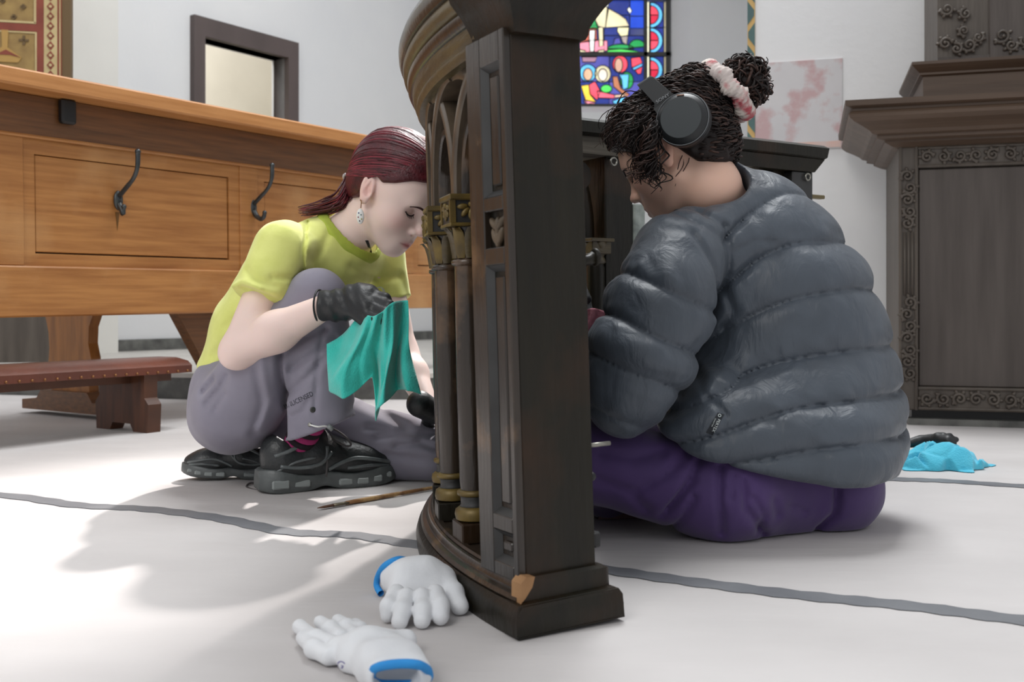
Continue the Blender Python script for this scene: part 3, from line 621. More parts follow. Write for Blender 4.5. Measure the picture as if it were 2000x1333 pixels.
# interlaced pointed arches on the cylinder
ZS, ZT = 0.560, 0.738
M_rib = mat('rib_brown_wood', srgb(92, 80, 66), 0.36, srgb(66, 56, 46), 8, (5, 5, 0.8), coat=0.1)
def rib(a0, a1, zt, rho, w, d, m, name):
    n = 14; L_ = []; R_ = []
    for k in range(n+1):
        t = k/n; a = a0+(a1-a0)*(1-math.cos(t*PI/2)); z = ZS+(zt-ZS)*math.sin(t*PI/2)**0.92
        L_.append((a, z))
    rings = []
    for k, (a, z) in enumerate(L_):
        a2, z2 = L_[min(k+1, n)]; a3, z3 = L_[max(k-1, 0)]
        ta = math.radians(a2-a3)*RR; tz = z2-z3; l = math.hypot(ta, tz) or 1; na, nz = -tz/l, ta/l
        def q(s_, rr): return cp(a+math.degrees(na*s_*w/2/RR), rr, z+nz*s_*w/2)
        rings.append([q(-1, rho+d), q(-1, rho+0.003), q(-0.6, rho), q(0.6, rho), q(1, rho+0.003), q(1, rho+d)])
    mb = MB(RMI); mb.sweep(rings); return mb.build(name, m, rail, smooth=True, angle=40)
st = 8.0
anchors = [CA[0]+st]+CA+[CA[-1]-st]
for i, a in enumerate(anchors):
    for s_ in (1, -1):
        m2 = a+s_*st
        if i in (0,) and s_ == 1: continue
        if i == len(anchors)-1 and s_ == -1: continue
        # two-bay lancet rib rising from this column to the apex over the next one
        if not (anchors[-1]-0.1 <= m2 <= anchors[0]+0.1): continue
        rib(a+s_*0.45, m2, ZT, 0.034 if s_ == 1 else 0.038, 0.021, 0.030, M_rib, 'arch_rib')
        rib(a+s_*0.75, a+s_*st/2, 0.668, 0.044, 0.013, 0.022, M_ebony2, 'inner_arch')
for i in range(len(anchors)-1):
    am = (anchors[i]+anchors[i+1])/2
    mb = MB(RMI); c = cp(am, 0.05, 0.700); t = math.radians(am)
    mb.sphere((0, 0, 0), (0.007, 0.016, 0.024), 10, 8, Matrix.Rotation(t, 4, 'Z')); mb.v = [tuple(Vector(v)-Vector(tuple(RMI.to_translation()))+c+RMI.to_translation()) for v in mb.v]; mb.build('leaf_boss', M_giltmould, rail, smooth=True)

# ---------------------------------------------------------------- second section of the rail, behind the woman in the puffer jacket
rail.rotation_euler = (0, -0.030, 0); rail.location.z = 0.001
A = Vector((0.145, 2.278, 0)); B = Vector((0.827, 2.69, 0)); SD = (B-A).normalized(); SL = (B-A).length
r2 = tag(empty('communion_rail'), 'dark section of communion rail seen from its back, behind the woman with headphones', 'railing'); set_frame(r2, frame(A, SD))
M_weath = mat('weathered_grey_wood', srgb(104, 98, 88), 0.75, srgb(66, 60, 52), 9, (0.5, 5, 14), bump=0.2, bscale=40)
M_patch = mat('flaking_grey_paint', srgb(176, 184, 178), 0.8, srgb(120, 128, 124), 30, detail=10)
def prof_sweep(name, prof, x0, x1, m, parent=r2, cut=0.0):
    mb = MB(); zt = max(z for _, z in prof); zb = min(z for _, z in prof)
    mb.sweep([[Vector((x0, y, z)) for y, z in prof], [Vector((x1-cut*(zt-z)/(zt-zb), y, z)) for y, z in prof]]); return mb.build(name, m, parent)
tr_ = prof_sweep('top_rail', [(0.0, 0.785), (-0.012, 0.79), (-0.012, 0.815), (0.01, 0.825), (0.13, 0.825), (0.15, 0.80), (0.13, 0.785)], 0.0, SL, M_ebony, cut=0.012)
prof_sweep('under_rail', [(0.006, 0.745), (0.006, 0.785), (0.13, 0.785), (0.13, 0.745)], 0.0, 0.17, M_weath)
prof_sweep('under_rail', [(0.006, 0.752), (-0.004, 0.785), (0.13, 0.785), (0.12, 0.752)], 0.17, SL-0.012, M_ebony, cut=0.026)
mb = MB(); mb.box((SL-0.115, 0.01, 0.0), (SL-0.04, 0.12, 0.752), ch=0.003); po = mb.build('post', M_bluegrey, r2)
mb = MB(); mb.box((0.092, 0.02, 0.0), (0.172, 0.12, 0.752), ch=0.003); po2 = mb.build('post', M_ebony, r2)
mb = MB(); mb.box((0.173, 0.015, 0.05), (0.205, 0.03, 0.64), ch=0.003); mb.build('paint_patch_board', M_patch, r2)
def torus_pts(c, r, ax='y', n=16):
    return [Vector((c[0]+r*math.cos(2*PI*k/n), c[1], c[2]+r*math.sin(2*PI*k/n))) for k in range(n+1)]
for x, z, pr in ((0.104, 0.732, po2), (SL-0.066, 0.738, po)):
    mb = MB(); mb.tube(torus_pts((x, 0.004, z), 0.0085), 0.0028, 6, caps=False); mb.tube([(x, 0.01, z+0.0085), (x, 0.02, z+0.0085)], 0.002, 6); mb.build('screw_eye', M_steel, pr, smooth=True)
mb = MB(); mb.box((SL-0.04, 0.03, 0.688), (SL+0.028, 0.05, 0.698), ch=0.002); mb.box((SL-0.044, 0.028, 0.62), (SL-0.036, 0.052, 0.70)); mb.build('latch_plate', mat('latch_brass', srgb(120, 108, 80), 0.4, metal=0.6), po)
def brace(x0, x1, z0, z1, r, name='arch_brace'):
    P = [Vector((x0+(x1-x0)*(1-math.cos(t)), 0.06, z0+(z1-z0)*math.sin(t))) for t in [k/12*PI/2 for k in range(13)]]
    mb = MB(); mb.tube(P, r, 6, flat=1.6); mb.build(name, M_ebony, r2, smooth=True, angle=40)
brace(0.068, -0.015, 0.56, 0.75, 0.013); brace(0.068, 0.02, 0.56, 0.72, 0.009)
mb = MB(); mb.lathe([(0.0, -0.018), (0.034, -0.018), (0.034, 0.018), (0.0, 0.018)], Matrix.Translation((0.035, 0.06, 0.70)) @ Matrix.Rotation(PI/2, 4, 'X'), 12); mb.build('arch_boss', M_ebony, r2)
mb = MB(); n = 14
poly = [(SL-0.11, 0.752), (SL-0.235, 0.752)]+[(SL-0.235+0.125*k/n, 0.752-0.05*math.sin(k/n*PI)**0.5) for k in range(n+1)]
mb.prism([(SL-0.112, 0.62), (SL-0.112, 0.752), (SL-0.15, 0.752), (SL-0.185, 0.742), (SL-0.215, 0.722), (SL-0.235, 0.69), (SL-0.24, 0.62)], 0.04, 0.08); mb.build('spandrel', M_ebony, r2)
# half column beside the left post
mb = MB(Matrix.Translation((0.072, 0.03, 0))); mb.lathe([(0.021, 0.1), (0.021, 0.49), (0.018, 0.50)], n=14); hc = mb.build('column', M_ebony, r2, smooth=True, angle=50)
mb = MB(Matrix.Translation((0.072, 0.03, 0))); mb.lathe([(0.018, 0.497), (0.024, 0.502), (0.022, 0.51), (0.019, 0.515), (0.025, 0.53), (0.03, 0.55)], n=14); mb.build('capital_bell', M_giltmould, hc, smooth=True)
mb = MB(Matrix.Translation((0.072, 0.03, 0))); mb.box((-0.032, -0.03, 0.548), (0.032, 0.03, 0.556), ch=0.001); mb.box((-0.027, -0.025, 0.52), (0.027, 0.025, 0.55), ch=0.002); mb.build('capital_block', M_giltmould, hc)
mb = MB(); mb.box((0.0, -0.01, 0.0), (SL, 0.14, 0.07), ch=0.004); mb.build('base_plinth', M_ebony, r2)
# ---------------------------------------------------------------- implicit-surface toolkit for bodies, clothes and gloves
f32 = np.float32
def A3(p): return np.array(tuple(p), f32)
def CAP(a, b, ra, rb):
    a = A3(a); b = A3(b); ab = b-a; L2 = float(ab@ab)+1e-12
    def f(P):
        t = np.clip((P-a)@ab/L2, 0, 1); d = P-a-t[:, None]*ab
        return np.sqrt(np.einsum('ij,ij->i', d, d))-(ra+(rb-ra)*t)
    return f
def CHAIN(pts, rad, k=0.01):
    fs = [CAP(pts[i], pts[i+1], rad[i], rad[i+1]) for i in range(len(pts)-1)]
    return U(fs, k)
def ELL(c, r, R=None):
    c = A3(c); r = np.array(r, f32); Rm = None if R is None else np.array(R, f32)
    def f(P):
        q = P-c
        if Rm is not None: q = q@Rm
        k0 = np.sqrt(((q/r)**2).sum(1))+1e-9; k1 = np.sqrt(((q/(r*r))**2).sum(1))+1e-9
        return k0*(k0-1)/k1
    return f
def smin(a, b, k):
    h = np.maximum(k-np.abs(a-b), 0)/k
    return np.minimum(a, b)-h*h*k*0.25
def smax(a, b, k): return -smin(-a, -b, k)
def U(fs, k=0.02):
    def f(P):
        d = fs[0](P)
        for g in fs[1:]: d = smin(d, g(P), k)
        return d
    return f
def SUB(f, g, k=0.005): return lambda P: smax(f(P), -g(P), k)
def CUT(f, p, n, k=0.003):
    """keep the side of the plane that n points away from"""
    p = A3(p); n = A3(Vector(n).normalized())
    return lambda P: smax(f(P), (P-p)@n, k)
_TAB = np.random.RandomState(5).rand(64, 64, 64).astype(f32)*2-1
_TF = _TAB.ravel()
def vnoise(P, s, seed=0):
    q = P*f32(s)+f32(seed*7.31); i0 = np.floor(q); fr = (q-i0).astype(f32); i0 = i0.astype(np.int32); fr = fr*fr*(3-2*fr); r = 0
    X = [((i0[:, 0]+k) & 63)*4096 for k in (0, 1)]; Y_ = [((i0[:, 1]+k) & 63)*64 for k in (0, 1)]; Z = [(i0[:, 2]+k) & 63 for k in (0, 1)]
    for dx in (0, 1):
        for dy in (0, 1):
            xy = X[dx]+Y_[dy]; wxy = (fr[:, 0] if dx else 1-fr[:, 0])*(fr[:, 1] if dy else 1-fr[:, 1])
            a = _TF[xy+Z[0]]; r = r+wxy*(a+(_TF[xy+Z[1]]-a)*fr[:, 2])
    return r
def stroke(pts, w, depth):
    """a fold drawn along a polyline; distance measured in the plane that faces the viewer"""
    pts = [A3(p)[[0, 2]] for p in pts]
    def f(P):
        q = P[:, [0, 2]]; best = np.full(len(P), 9.0, f32)
        for a, b in zip(pts[:-1], pts[1:]):
            ab = b-a; t = np.clip((q-a)@ab/(float(ab@ab)+1e-9), 0, 1); d = q-a-t[:, None]*ab
            best = np.minimum(best, np.sqrt((d*d).sum(1)))
        return depth*np.exp(-(best/w)**2)
    return f
def polygonise(f, lo, hi, res, band=1.05):
    lo = np.array(lo, f32); hi = np.array(hi, f32); C = 4
    nc = np.ceil((hi-lo)/(res*C)).astype(int)+1
    ax = [lo[i]+np.arange(nc[i]+1, dtype=f32)*res*C for i in range(3)]
    Pc = np.stack(np.meshgrid(*ax, indexing='ij'), -1).reshape(-1, 3)
    D = np.concatenate([f(Pc[i:i+200000]) for i in range(0, len(Pc), 200000)]).reshape(nc+1).astype(f32)
    ab = np.abs(D); mn = ab[:-1, :-1, :-1].copy()
    for dx in (0, 1):
        for dy in (0, 1):
            for dz in (0, 1): mn = np.minimum(mn, ab[dx:nc[0]+dx, dy:nc[1]+dy, dz:nc[2]+dz])
    cm = mn < res*C*band
    nf = nc*C+1
    Fd = np.repeat(np.repeat(np.repeat(D[:-1, :-1, :-1], C, 0), C, 1), C, 2)
    Fd = np.pad(Fd, ((0, 1), (0, 1), (0, 1)), mode='edge')
    Mf = np.repeat(np.repeat(np.repeat(cm, C, 0), C, 1), C, 2); Mf = np.pad(Mf, ((0, 1), (0, 1), (0, 1)))
    for axx in range(3):
        Mf = Mf | np.roll(Mf, 1, axx)
    idx = np.argwhere(Mf)
    vals = np.empty(len(idx), f32)
    for i in range(0, len(idx), 200000):
        vals[i:i+200000] = f((lo+idx[i:i+200000]*res).astype(f32))
    Fd[idx[:, 0], idx[:, 1], idx[:, 2]] = vals
    return nets(Fd, lo, res)
def nets(D, lo, res):
    S = D < 0
    n0, n1, n2 = np.array(D.shape)-1
    cnt = np.zeros((n0, n1, n2), np.int8)
    for dx in (0, 1):
        for dy in (0, 1):
            for dz in (0, 1): cnt += S[dx:n0+dx, dy:n1+dy, dz:n2+dz]
    act = (cnt > 0) & (cnt < 8); cells = np.argwhere(act)
    ids = np.full(act.shape, -1, np.int64); ids[act] = np.arange(len(cells))
    acc = np.zeros((len(cells), 3)); num = np.zeros(len(cells))
    cor = [(0,0,0),(1,0,0),(0,1,0),(1,1,0),(0,0,1),(1,0,1),(0,1,1),(1,1,1)]
    vals = [D[cells[:, 0]+c[0], cells[:, 1]+c[1], cells[:, 2]+c[2]] for c in cor]
    for a, b in ((0,1),(2,3),(4,5),(6,7),(0,2),(1,3),(4,6),(5,7),(0,4),(1,5),(2,6),(3,7)):
        m = (vals[a] < 0) != (vals[b] < 0)
        t = vals[a][m]/(vals[a][m]-vals[b][m]); ca = np.array(cor[a], float); cb = np.array(cor[b], float)
        acc[m] += ca+(cb-ca)*t[:, None]; num[m] += 1
    verts = (cells+acc/num[:, None])*res+lo
    quads = []
    for axx in range(3):
        u, v = (axx+1) % 3, (axx+2) % 3
        a = [slice(None)]*3; b = [slice(None)]*3; a[axx] = slice(0, -1); b[axx] = slice(1, None)
        A_, B_ = S[tuple(a)], S[tuple(b)]; ch = np.argwhere(A_ != B_)
        ok = (ch[:, u] > 0) & (ch[:, v] > 0) & (ch[:, u] < D.shape[u]-1) & (ch[:, v] < D.shape[v]-1); ch = ch[ok]
        q = []
        for du, dv in ((1, 1), (0, 1), (0, 0), (1, 0)):
            c = ch.copy(); c[:, u] -= du; c[:, v] -= dv; q.append(ids[c[:, 0], c[:, 1], c[:, 2]])
        q = np.stack(q, 1); flip = ~A_[ch[:, 0], ch[:, 1], ch[:, 2]]
        q[flip] = q[flip][:, ::-1]; quads.append(q)
    return verts, np.concatenate(quads)
def relax(v, q, it=2, lam=0.5):
    n = len(v); e = np.concatenate([q[:, [0, 1]], q[:, [1, 2]], q[:, [2, 3]], q[:, [3, 0]]])
    for _ in range(it):
        s = np.zeros_like(v); c = np.zeros(n)
        for k in range(3): s[:, k] = np.bincount(e[:, 0], v[e[:, 1], k], n)+np.bincount(e[:, 1], v[e[:, 0], k], n)
        c = np.bincount(e[:, 0], minlength=n)+np.bincount(e[:, 1], minlength=n); c[c == 0] = 1
        v = v*(1-lam)+lam*s/c[:, None]
    return v
def np_mesh(name, v, q, m, parent=None, colfn=None):
    me = bpy.data.meshes.new(name)
    me.vertices.add(len(v)); me.vertices.foreach_set('co', np.ascontiguousarray(v, dtype=np.float32).ravel())
    me.loops.add(q.size); me.loops.foreach_set('vertex_index', q.astype(np.int32).ravel())
    me.polygons.add(len(q)); me.polygons.foreach_set('loop_start', np.arange(0, q.size, 4, dtype=np.int32)); me.polygons.foreach_set('loop_total', np.full(len(q), 4, dtype=np.int32))
    me.polygons.foreach_set('use_smooth', np.ones(len(q), dtype=bool))
    me.update(calc_edges=True); me.validate()
    me.materials.append(m)
    if colfn is not None:
        c = colfn(v); at = me.color_attributes.new('col', 'FLOAT_COLOR', 'POINT')
        at.data.foreach_set('color', np.concatenate([c, np.ones((len(c), 1))], 1).astype(np.float32).ravel())
    return link(name, me, parent)
def sdf_obj(name, f, lo, hi, res, m, parent=None, colfn=None, it=1, band=1.05):
    v, q = polygonise(f, lo, hi, res, band)
    if it: v = relax(v, q, it)
    if parent is not None:
        off = np.array(tuple(parent.matrix_basis.translation)) if parent.parent is None else np.array(tuple(parent.parent.matrix_basis.translation))
    else: off = np.zeros(3)
    o = np_mesh(name, v-off, q, m, parent, (lambda w: colfn(w+off)) if colfn else None)
    o['n_'] = 0; del o['n_']
    BV[name] = (v, q)
    return o
BV = {}
def bvh(name):
    v, q = BV[name]; return BVHTree.FromPolygons([Vector(p) for p in v], [tuple(x) for x in q])
def bounds(pts, pad):
    a = np.array([tuple(p) for p in pts]); return a.min(0)-pad, a.max(0)+pad

# ---------------------------------------------------------------- head
def head_matrix(center, fh, pitch, roll=0.0, s=1.0):
    f = Vector((fh[0], fh[1], 0)).normalized(); l = Vector((-f.y, f.x, 0))
    R = Matrix((f, l, Vector((0, 0, 1)))).transposed() @ Matrix.Rotation(pitch, 3, 'Y') @ Matrix.Rotation(roll, 3, 'X')
    return Matrix.Translation(center) @ (R*s).to_4x4()
def head_sdf(HM, s=1.0):
    Mi = np.array(HM.inverted(), dtype=f32)
    E = []
    skull = U([ELL((-0.008, 0, 0.043), (0.097, 0.076, 0.083)), ELL((0.035, 0, -0.022), (0.060, 0.058, 0.085)), ELL((0.03, 0, 0.035), (0.068, 0.066, 0.07))], 0.03)
    parts = [CAP((0.005, 0.050, -0.048), (0.062, 0.016, -0.090), 0.016, 0.015), CAP((0.005, -0.050, -0.048), (0.062, -0.016, -0.090), 0.016, 0.015),
             ELL((0.070, 0, -0.092), (0.019, 0.018, 0.016)), ELL((0.072, 0, -0.060), (0.024, 0.030, 0.024)),
             ELL((0.052, 0.037, -0.028), (0.030, 0.026, 0.028)), ELL((0.052, -0.037, -0.028), (0.030, 0.026, 0.028)),
             CAP((0.080, 0.030, 0.024), (0.084, 0.008, 0.022), 0.011, 0.011), CAP((0.080, -0.030, 0.024), (0.084, -0.008, 0.022), 0.011, 0.011)]
    base = U([skull]+parts, 0.022)
    nose = U([CAP((0.089, 0, 0.014), (0.108, 0, -0.026), 0.0065, 0.0085), ELL((0.111, 0, -0.030), (0.0085, 0.0085, 0.0075)), ELL((0.100, 0.0115, -0.034), (0.009, 0.0065, 0.0065)), ELL((0.100, -0.0115, -0.034), (0.009, 0.0065, 0.0065)), CAP((0.098, 0, -0.038), (0.094, 0, -0.048), 0.005, 0.006)], 0.008)
    lips = U([CAP((0.088, 0.019, -0.0655), (0.0965, 0.004, -0.0605), 0.0035, 0.0052), CAP((0.088, -0.019, -0.0655), (0.0965, -0.004, -0.0605), 0.0035, 0.0052),
              CAP((0.087, 0.017, -0.0685), (0.0935, 0, -0.0725), 0.0035, 0.0062), CAP((0.087, -0.017, -0.0685), (0.0935, 0, -0.0725), 0.0035, 0.0062)], 0.004)
    lipline = U([CAP((0.090, 0.021, -0.0665), (0.1035, 0, -0.0665), 0.0012, 0.0014), CAP((0.090, -0.021, -0.0665), (0.1035, 0, -0.0665), 0.0012, 0.0014)], 0.002)
    cen = A3(HM.translation)
    def f(P):
        dc = np.sqrt(((P-cen)**2).sum(1)); m = dc < 0.20; out = dc-0.12
        if m.any(): out[m] = f0(P[m])
        return out
    def f0(P):
        Q = P@Mi[:3, :3].T+Mi[:3, 3]
        d = base(Q)
        for sy in (1, -1):
            d = smax(d, -ELL((0.100, sy*0.031, 0.006), (0.020, 0.017, 0.0105))(Q), 0.014)
            d = smin(d, ELL((0.0715, sy*0.032, 0.0045), (0.0135, 0.0145, 0.0125))(Q), 0.004)
        d = smin(d, nose(Q), 0.010)
        d = smin(d, lips(Q), 0.005)
        d = smax(d, -lipline(Q), 0.003)
        for sy in (1, -1):
            d = smax(d, -ELL((0.099, sy*0.008, -0.0405), (0.004, 0.0032, 0.003))(Q), 0.002)
            # lid crease
            d = d+0.0012*np.exp(-((Q[:, 0]-0.083)**2/0.008**2+(Q[:, 1]-sy*0.032)**2/0.012**2+(Q[:, 2]-0.0005)**2/0.0016**2))
            ca, sa = math.cos(0.22), math.sin(0.22)
            R = np.array([[ca, 0, sa], [0, 1, 0], [-sa, 0, ca]]).T
            ear = ELL((-0.006, sy*0.079, 0.004), (0.0175, 0.0075, 0.031), R)(Q)
            ear = smin(ear, ELL((-0.001, sy*0.077, -0.021), (0.010, 0.006, 0.012))(Q), 0.006)
            ear = smax(ear, -ELL((-0.003, sy*0.0885, 0.007), (0.0125, 0.0085, 0.0225), R)(Q), 0.002)
            ear = smin(ear, CAP((-0.010, sy*0.082, -0.008), (-0.006, sy*0.0825, 0.020), 0.0028, 0.0028)(Q), 0.003)
            ear = smax(ear, -ELL((0.003, sy*0.084, -0.004), (0.0065, 0.007, 0.009))(Q), 0.003)
            d = smin(d, ear, 0.006)
        return d*s
    return f
def hl(HM, p): return HM @ Vector(p)
def skin_colour(HM, base, lip, blush):
    Mi = np.array(HM.inverted())
    base = np.array(base[:3]); lip = np.array(lip[:3]); blush = np.array(blush[:3])
    def f(v):
        Q = v@Mi[:3, :3].T+Mi[:3, 3]
        c = np.tile(base, (len(v), 1))
        def mixin(col, w): 
            nonlocal c
            c = c*(1-w[:, None])+col*w[:, None]
        g = lambda x, y, z, rx, ry, rz: np.exp(-(((Q[:, 0]-x)/rx)**2+((Q[:, 1]-y)/ry)**2+((Q[:, 2]-z)/rz)**2))
        for sy in (1, -1):
            mixin(blush, 0.55*g(0.07, sy*0.042, -0.025, 0.03, 0.022, 0.022)); mixin(blush, 0.55*g(-0.004, sy*0.082, 0.0, 0.02, 0.01, 0.032))
            mixin(blush, 0.15*g(0.085, sy*0.032, 0.004, 0.012, 0.016, 0.010))
        mixin(blush, 0.5*g(0.112, 0, -0.030, 0.014, 0.014, 0.012))
        mixin(lip, np.clip(1.3*g(0.096, 0, -0.0665, 0.010, 0.017, 0.0085), 0, 1)*(Q[:, 0] > 0.084))
        return c
    return f
# ---------------------------------------------------------------- materials for people
M_skin = mat('fair_skin', srgb(255, 255, 255), 0.48, None, attr='col', sss=0.12, bump=0.03, bscale=300, spec=0.35)
M_skin2 = mat('light_olive_skin', srgb(255, 255, 255), 0.48, None, attr='col', sss=0.12, bump=0.03, bscale=300, spec=0.35)
M_lime = mat('lime_cotton', srgb(224, 228, 134), 0.85, srgb(216, 221, 122), 30, bump=0.22, bscale=22, sheen=0.2)
M_limed = mat('lime_collar', srgb(178, 192, 76), 0.85, srgb(168, 184, 68), 60, bump=0.1, bscale=400)
M_grey = mat('lavender_grey_cloth', srgb(140, 136, 150), 0.8, srgb(130, 126, 140), 12, bump=0.1, bscale=18, sheen=0.15)
M_nitrile = mat('black_nitrile', srgb(34, 36, 38), 0.46, srgb(25, 26, 28), 40, bump=0.3, bscale=34)
M_hairred = mat('wine_red_hair', srgb(92, 28, 36), 0.42, srgb(56, 17, 24), 26, (2, 2, 2), bump=0.2, bscale=120, spec=0.5)
M_hairred2 = mat('highlight_red_hair', srgb(146, 52, 66), 0.44, srgb(110, 36, 48), 20, spec=0.5)  # pinkish hair highlights put into the base colour of these strands
M_shoe = mat('black_mesh_leather', srgb(50, 53, 54), 0.38, srgb(36, 38, 39), 18, bump=0.15, bscale=150)
M_sole = mat('charcoal_rubber', srgb(98, 102, 102), 0.42, srgb(80, 84, 84), 25, bump=0.1, bscale=90)
M_soleg = mat('grey_sole_window', srgb(140, 146, 145), 0.35)
M_overlay = mat('glossy_overlay', srgb(112, 118, 118), 0.3, srgb(80, 85, 86), 30)
M_lace = mat('dark_lace', srgb(78, 74, 74), 0.8)
M_pink = mat('pink_knit', srgb(170, 48, 110), 0.9, bump=0.2, bscale=300)
M_sockblk = mat('black_knit', srgb(36, 24, 32), 0.9, bump=0.2, bscale=300)
M_teal = mat('teal_microfibre', srgb(64, 204, 190), 0.9, srgb(48, 188, 174), 20, bump=0.3, bscale=320, sheen=0.4)
M_brow = mat('brow_hair', srgb(70, 40, 36), 0.8)
M_lash = mat('lash_hair', srgb(34, 24, 24), 0.7)
M_white = mat('white_enamel', srgb(236, 236, 232), 0.35)
M_ink = mat('dark_print', srgb(52, 52, 62), 0.7)

# ================================================================= woman with red hair, kneeling on the left
W1 = tag(empty('person', G(560, 940)), 'person in lime T-shirt and grey trousers crouching with a teal cloth in gloved hand', 'person')
T1 = Matrix.Translation(-W1.location)
yaw = math.radians(29); pit = math.radians(34)
ear = V(721, 372, 2.20); S1 = 1.04
fh = (math.cos(yaw), -math.sin(yaw)); lf = Vector((math.sin(yaw), math.cos(yaw), 0))
HM1 = head_matrix(ear+lf*0.078*S1, fh, pit, 0.0, S1)
hc = HM1.translation
sh_n = V(550, 500, 2.20); el = V(468, 680, 2.13); wr = V(640, 597, 2.065)
sh_f = V(748, 520, 2.45); el_f = V(786, 690, 2.40); wr_f = V(838, 800, 2.28)
nb = V(672, 470, 2.32)
body_f = U([head_sdf(HM1, S1), CHAIN([hl(HM1, (-0.028, 0, -0.035)), hl(HM1, (-0.030, 0, -0.085)), nb, V(640, 520, 2.33)], [0.050, 0.050, 0.056, 0.075], 0.02)], 0.022)
limbs = U([CHAIN([sh_n, el], [0.046, 0.036]), CHAIN([el+Vector((0.004, 0, -0.004)), V(540, 648, 2.10), wr], [0.037, 0.0405, 0.0245], 0.02), ELL(V(455, 694, 2.135), (0.026, 0.026, 0.026)),
           CHAIN([sh_f, el_f], [0.042, 0.034]), CHAIN([el_f, V(806, 730, 2.36), wr_f], [0.034, 0.034, 0.023], 0.02),
           CHAIN([V(640, 520, 2.33), V(560, 570, 2.33), V(470, 740, 2.34)], [0.085, 0.085, 0.08], 0.04), CAP(V(575, 505, 2.24), V(735, 510, 2.43), 0.045, 0.045)], 0.022)
body1 = U([body_f, limbs], 0.02)
lo, hi = bounds([hl(HM1, (0.13, 0, 0)), hl(HM1, (0, 0, 0.135)), el, V(455, 800, 2.34), wr_f, sh_f, V(470, 700, 2.05), hl(HM1, (0, -0.1, 0))], 0.05)
sk1 = skin_colour(HM1, srgb(240, 214, 205), srgb(200, 124, 126), srgb(226, 164, 156))
sdf_obj('body', body1, lo, hi, 0.0024, M_skin, W1, sk1, it=1)
bv_body1 = bvh('body')
def ray_head(bv, HM, ly, lz, off=0.0006):
    o = hl(HM, (0.2, ly, lz)); d = (hl(HM, (0, ly, lz))-o).normalized(); h = bv.ray_cast(o, d)
    return h[0]-d*off if h[0] is not None else hl(HM, (0.085, ly, lz))
def face_details(bv, HM, par, T, browm):
    for sy in (1, -1):
        mb = MB(T); pts = [ray_head(bv, HM, sy*y, z) for y, z in ((0.012, 0.0165), (0.02, 0.0195), (0.03, 0.0215), (0.040, 0.020), (0.047, 0.0155))]
        mb.tube(spline(pts, 4), [0.0012+0.0014*math.sin(PI*min(1, k/16+0.15)) for k in range(17)], 6); mb.build('eyebrow', browm, par, smooth=True)
        mb = MB(T); pts = [ray_head(bv, HM, sy*y, z, 0.0004) for y, z in ((0.0205, 0.000), (0.026, -0.0032), (0.032, -0.0042), (0.039, -0.0028), (0.0455, 0.0015))]
        mb.tube(spline(pts, 4), 0.0013, 6)
        for k in range(9):
            p = spline(pts, 4)[2+k*14//9]; q = p+(HM.to_3x3() @ Vector((0.006, sy*0.001, -0.0045))); mb.tube([p, (p+q)/2, q], [0.0005, 0.0004, 0.0002], 4)
        mb.build('eyelash', M_lash, par, smooth=True)
face_details(bv_body1, HM1, W1, T1, M_brow)

# --- T-shirt
neck_ax = (nb-hl(HM1, (-0.03, 0, -0.085))).normalized()
shirt = U([CHAIN([V(455, 730, 2.34), V(500, 650, 2.335), V(565, 565, 2.33), V(650, 502, 2.335)], [0.082, 0.092, 0.105, 0.098], 0.05),
           CAP(V(566, 492, 2.23), V(736, 502, 2.45), 0.060, 0.056)], 0.05)
slv_dir = (V(500, 600, 2.145)-V(553, 490, 2.20)).normalized()
sleeve = CUT(CAP(V(553, 490, 2.20), V(498, 604, 2.14), 0.064, 0.057), V(509, 586, 2.15), slv_dir)
slv2 = CUT(CAP(V(748, 505, 2.45), V(768, 600, 2.44), 0.052, 0.050), V(766, 588, 2.44), V(768, 600, 2.44)-V(748, 505, 2.45))
shirt0 = U([shirt, sleeve, slv2], 0.022)
hole = CAP(nb-neck_ax*0.12, nb+neck_ax*0.012, 0.072, 0.066)
fold1 = [stroke([V(a, b, 2.2) for a, b in st_], w, d) for st_, w, d in (
    ([(588, 428), (600, 470), (598, 520), (580, 560)], 0.0035, 0.005), ([(612, 470), (600, 520)], 0.008, -0.003), ([(470, 560), (500, 552), (530, 566)], 0.006, -0.003), ([(560, 585), (520, 570), (492, 560)], 0.006, 0.004), ([(556, 560), (520, 548), (500, 530)], 0.007, 0.003), ([(585, 545), (550, 545)], 0.006, 0.004),
    ([(640, 440), (625, 490), (610, 510)], 0.008, 0.003), ([(680, 520), (720, 540), (755, 535)], 0.010, 0.004), ([(430, 640), (470, 610)], 0.01, 0.004), ([(400, 700), (440, 660), (460, 640)], 0.012, 0.005), ([(395, 728), (430, 700), (450, 690)], 0.008, 0.006), ([(690, 560), (700, 600)], 0.01, 0.004), ([(760, 530), (772, 570)], 0.006, 0.003))]
def shirt_f(P):
    d = smax(shirt0(P), -hole(P), 0.004)
    for s_ in fold1: d = d+1.5*s_(P)
    d = d+0.0028*vnoise(P, 16, 3)+0.0014*vnoise(P*np.array([1, 1, 0.6], f32), 44, 4)
    p0 = A3(V(420, 742, 2.34)); n_ = A3(Vector((-0.55, 0, -0.84)).normalized())
    return smax(d, (P-p0)@n_, 0.01)
lo, hi = bounds([V(380, 745, 2.25), V(790, 400, 2.55), V(480, 600, 2.05), V(600, 400, 2.2)], 0.06)
shirt_o = sdf_obj('t_shirt', shirt_f, lo, hi, 0.0038, M_lime, W1, it=1)
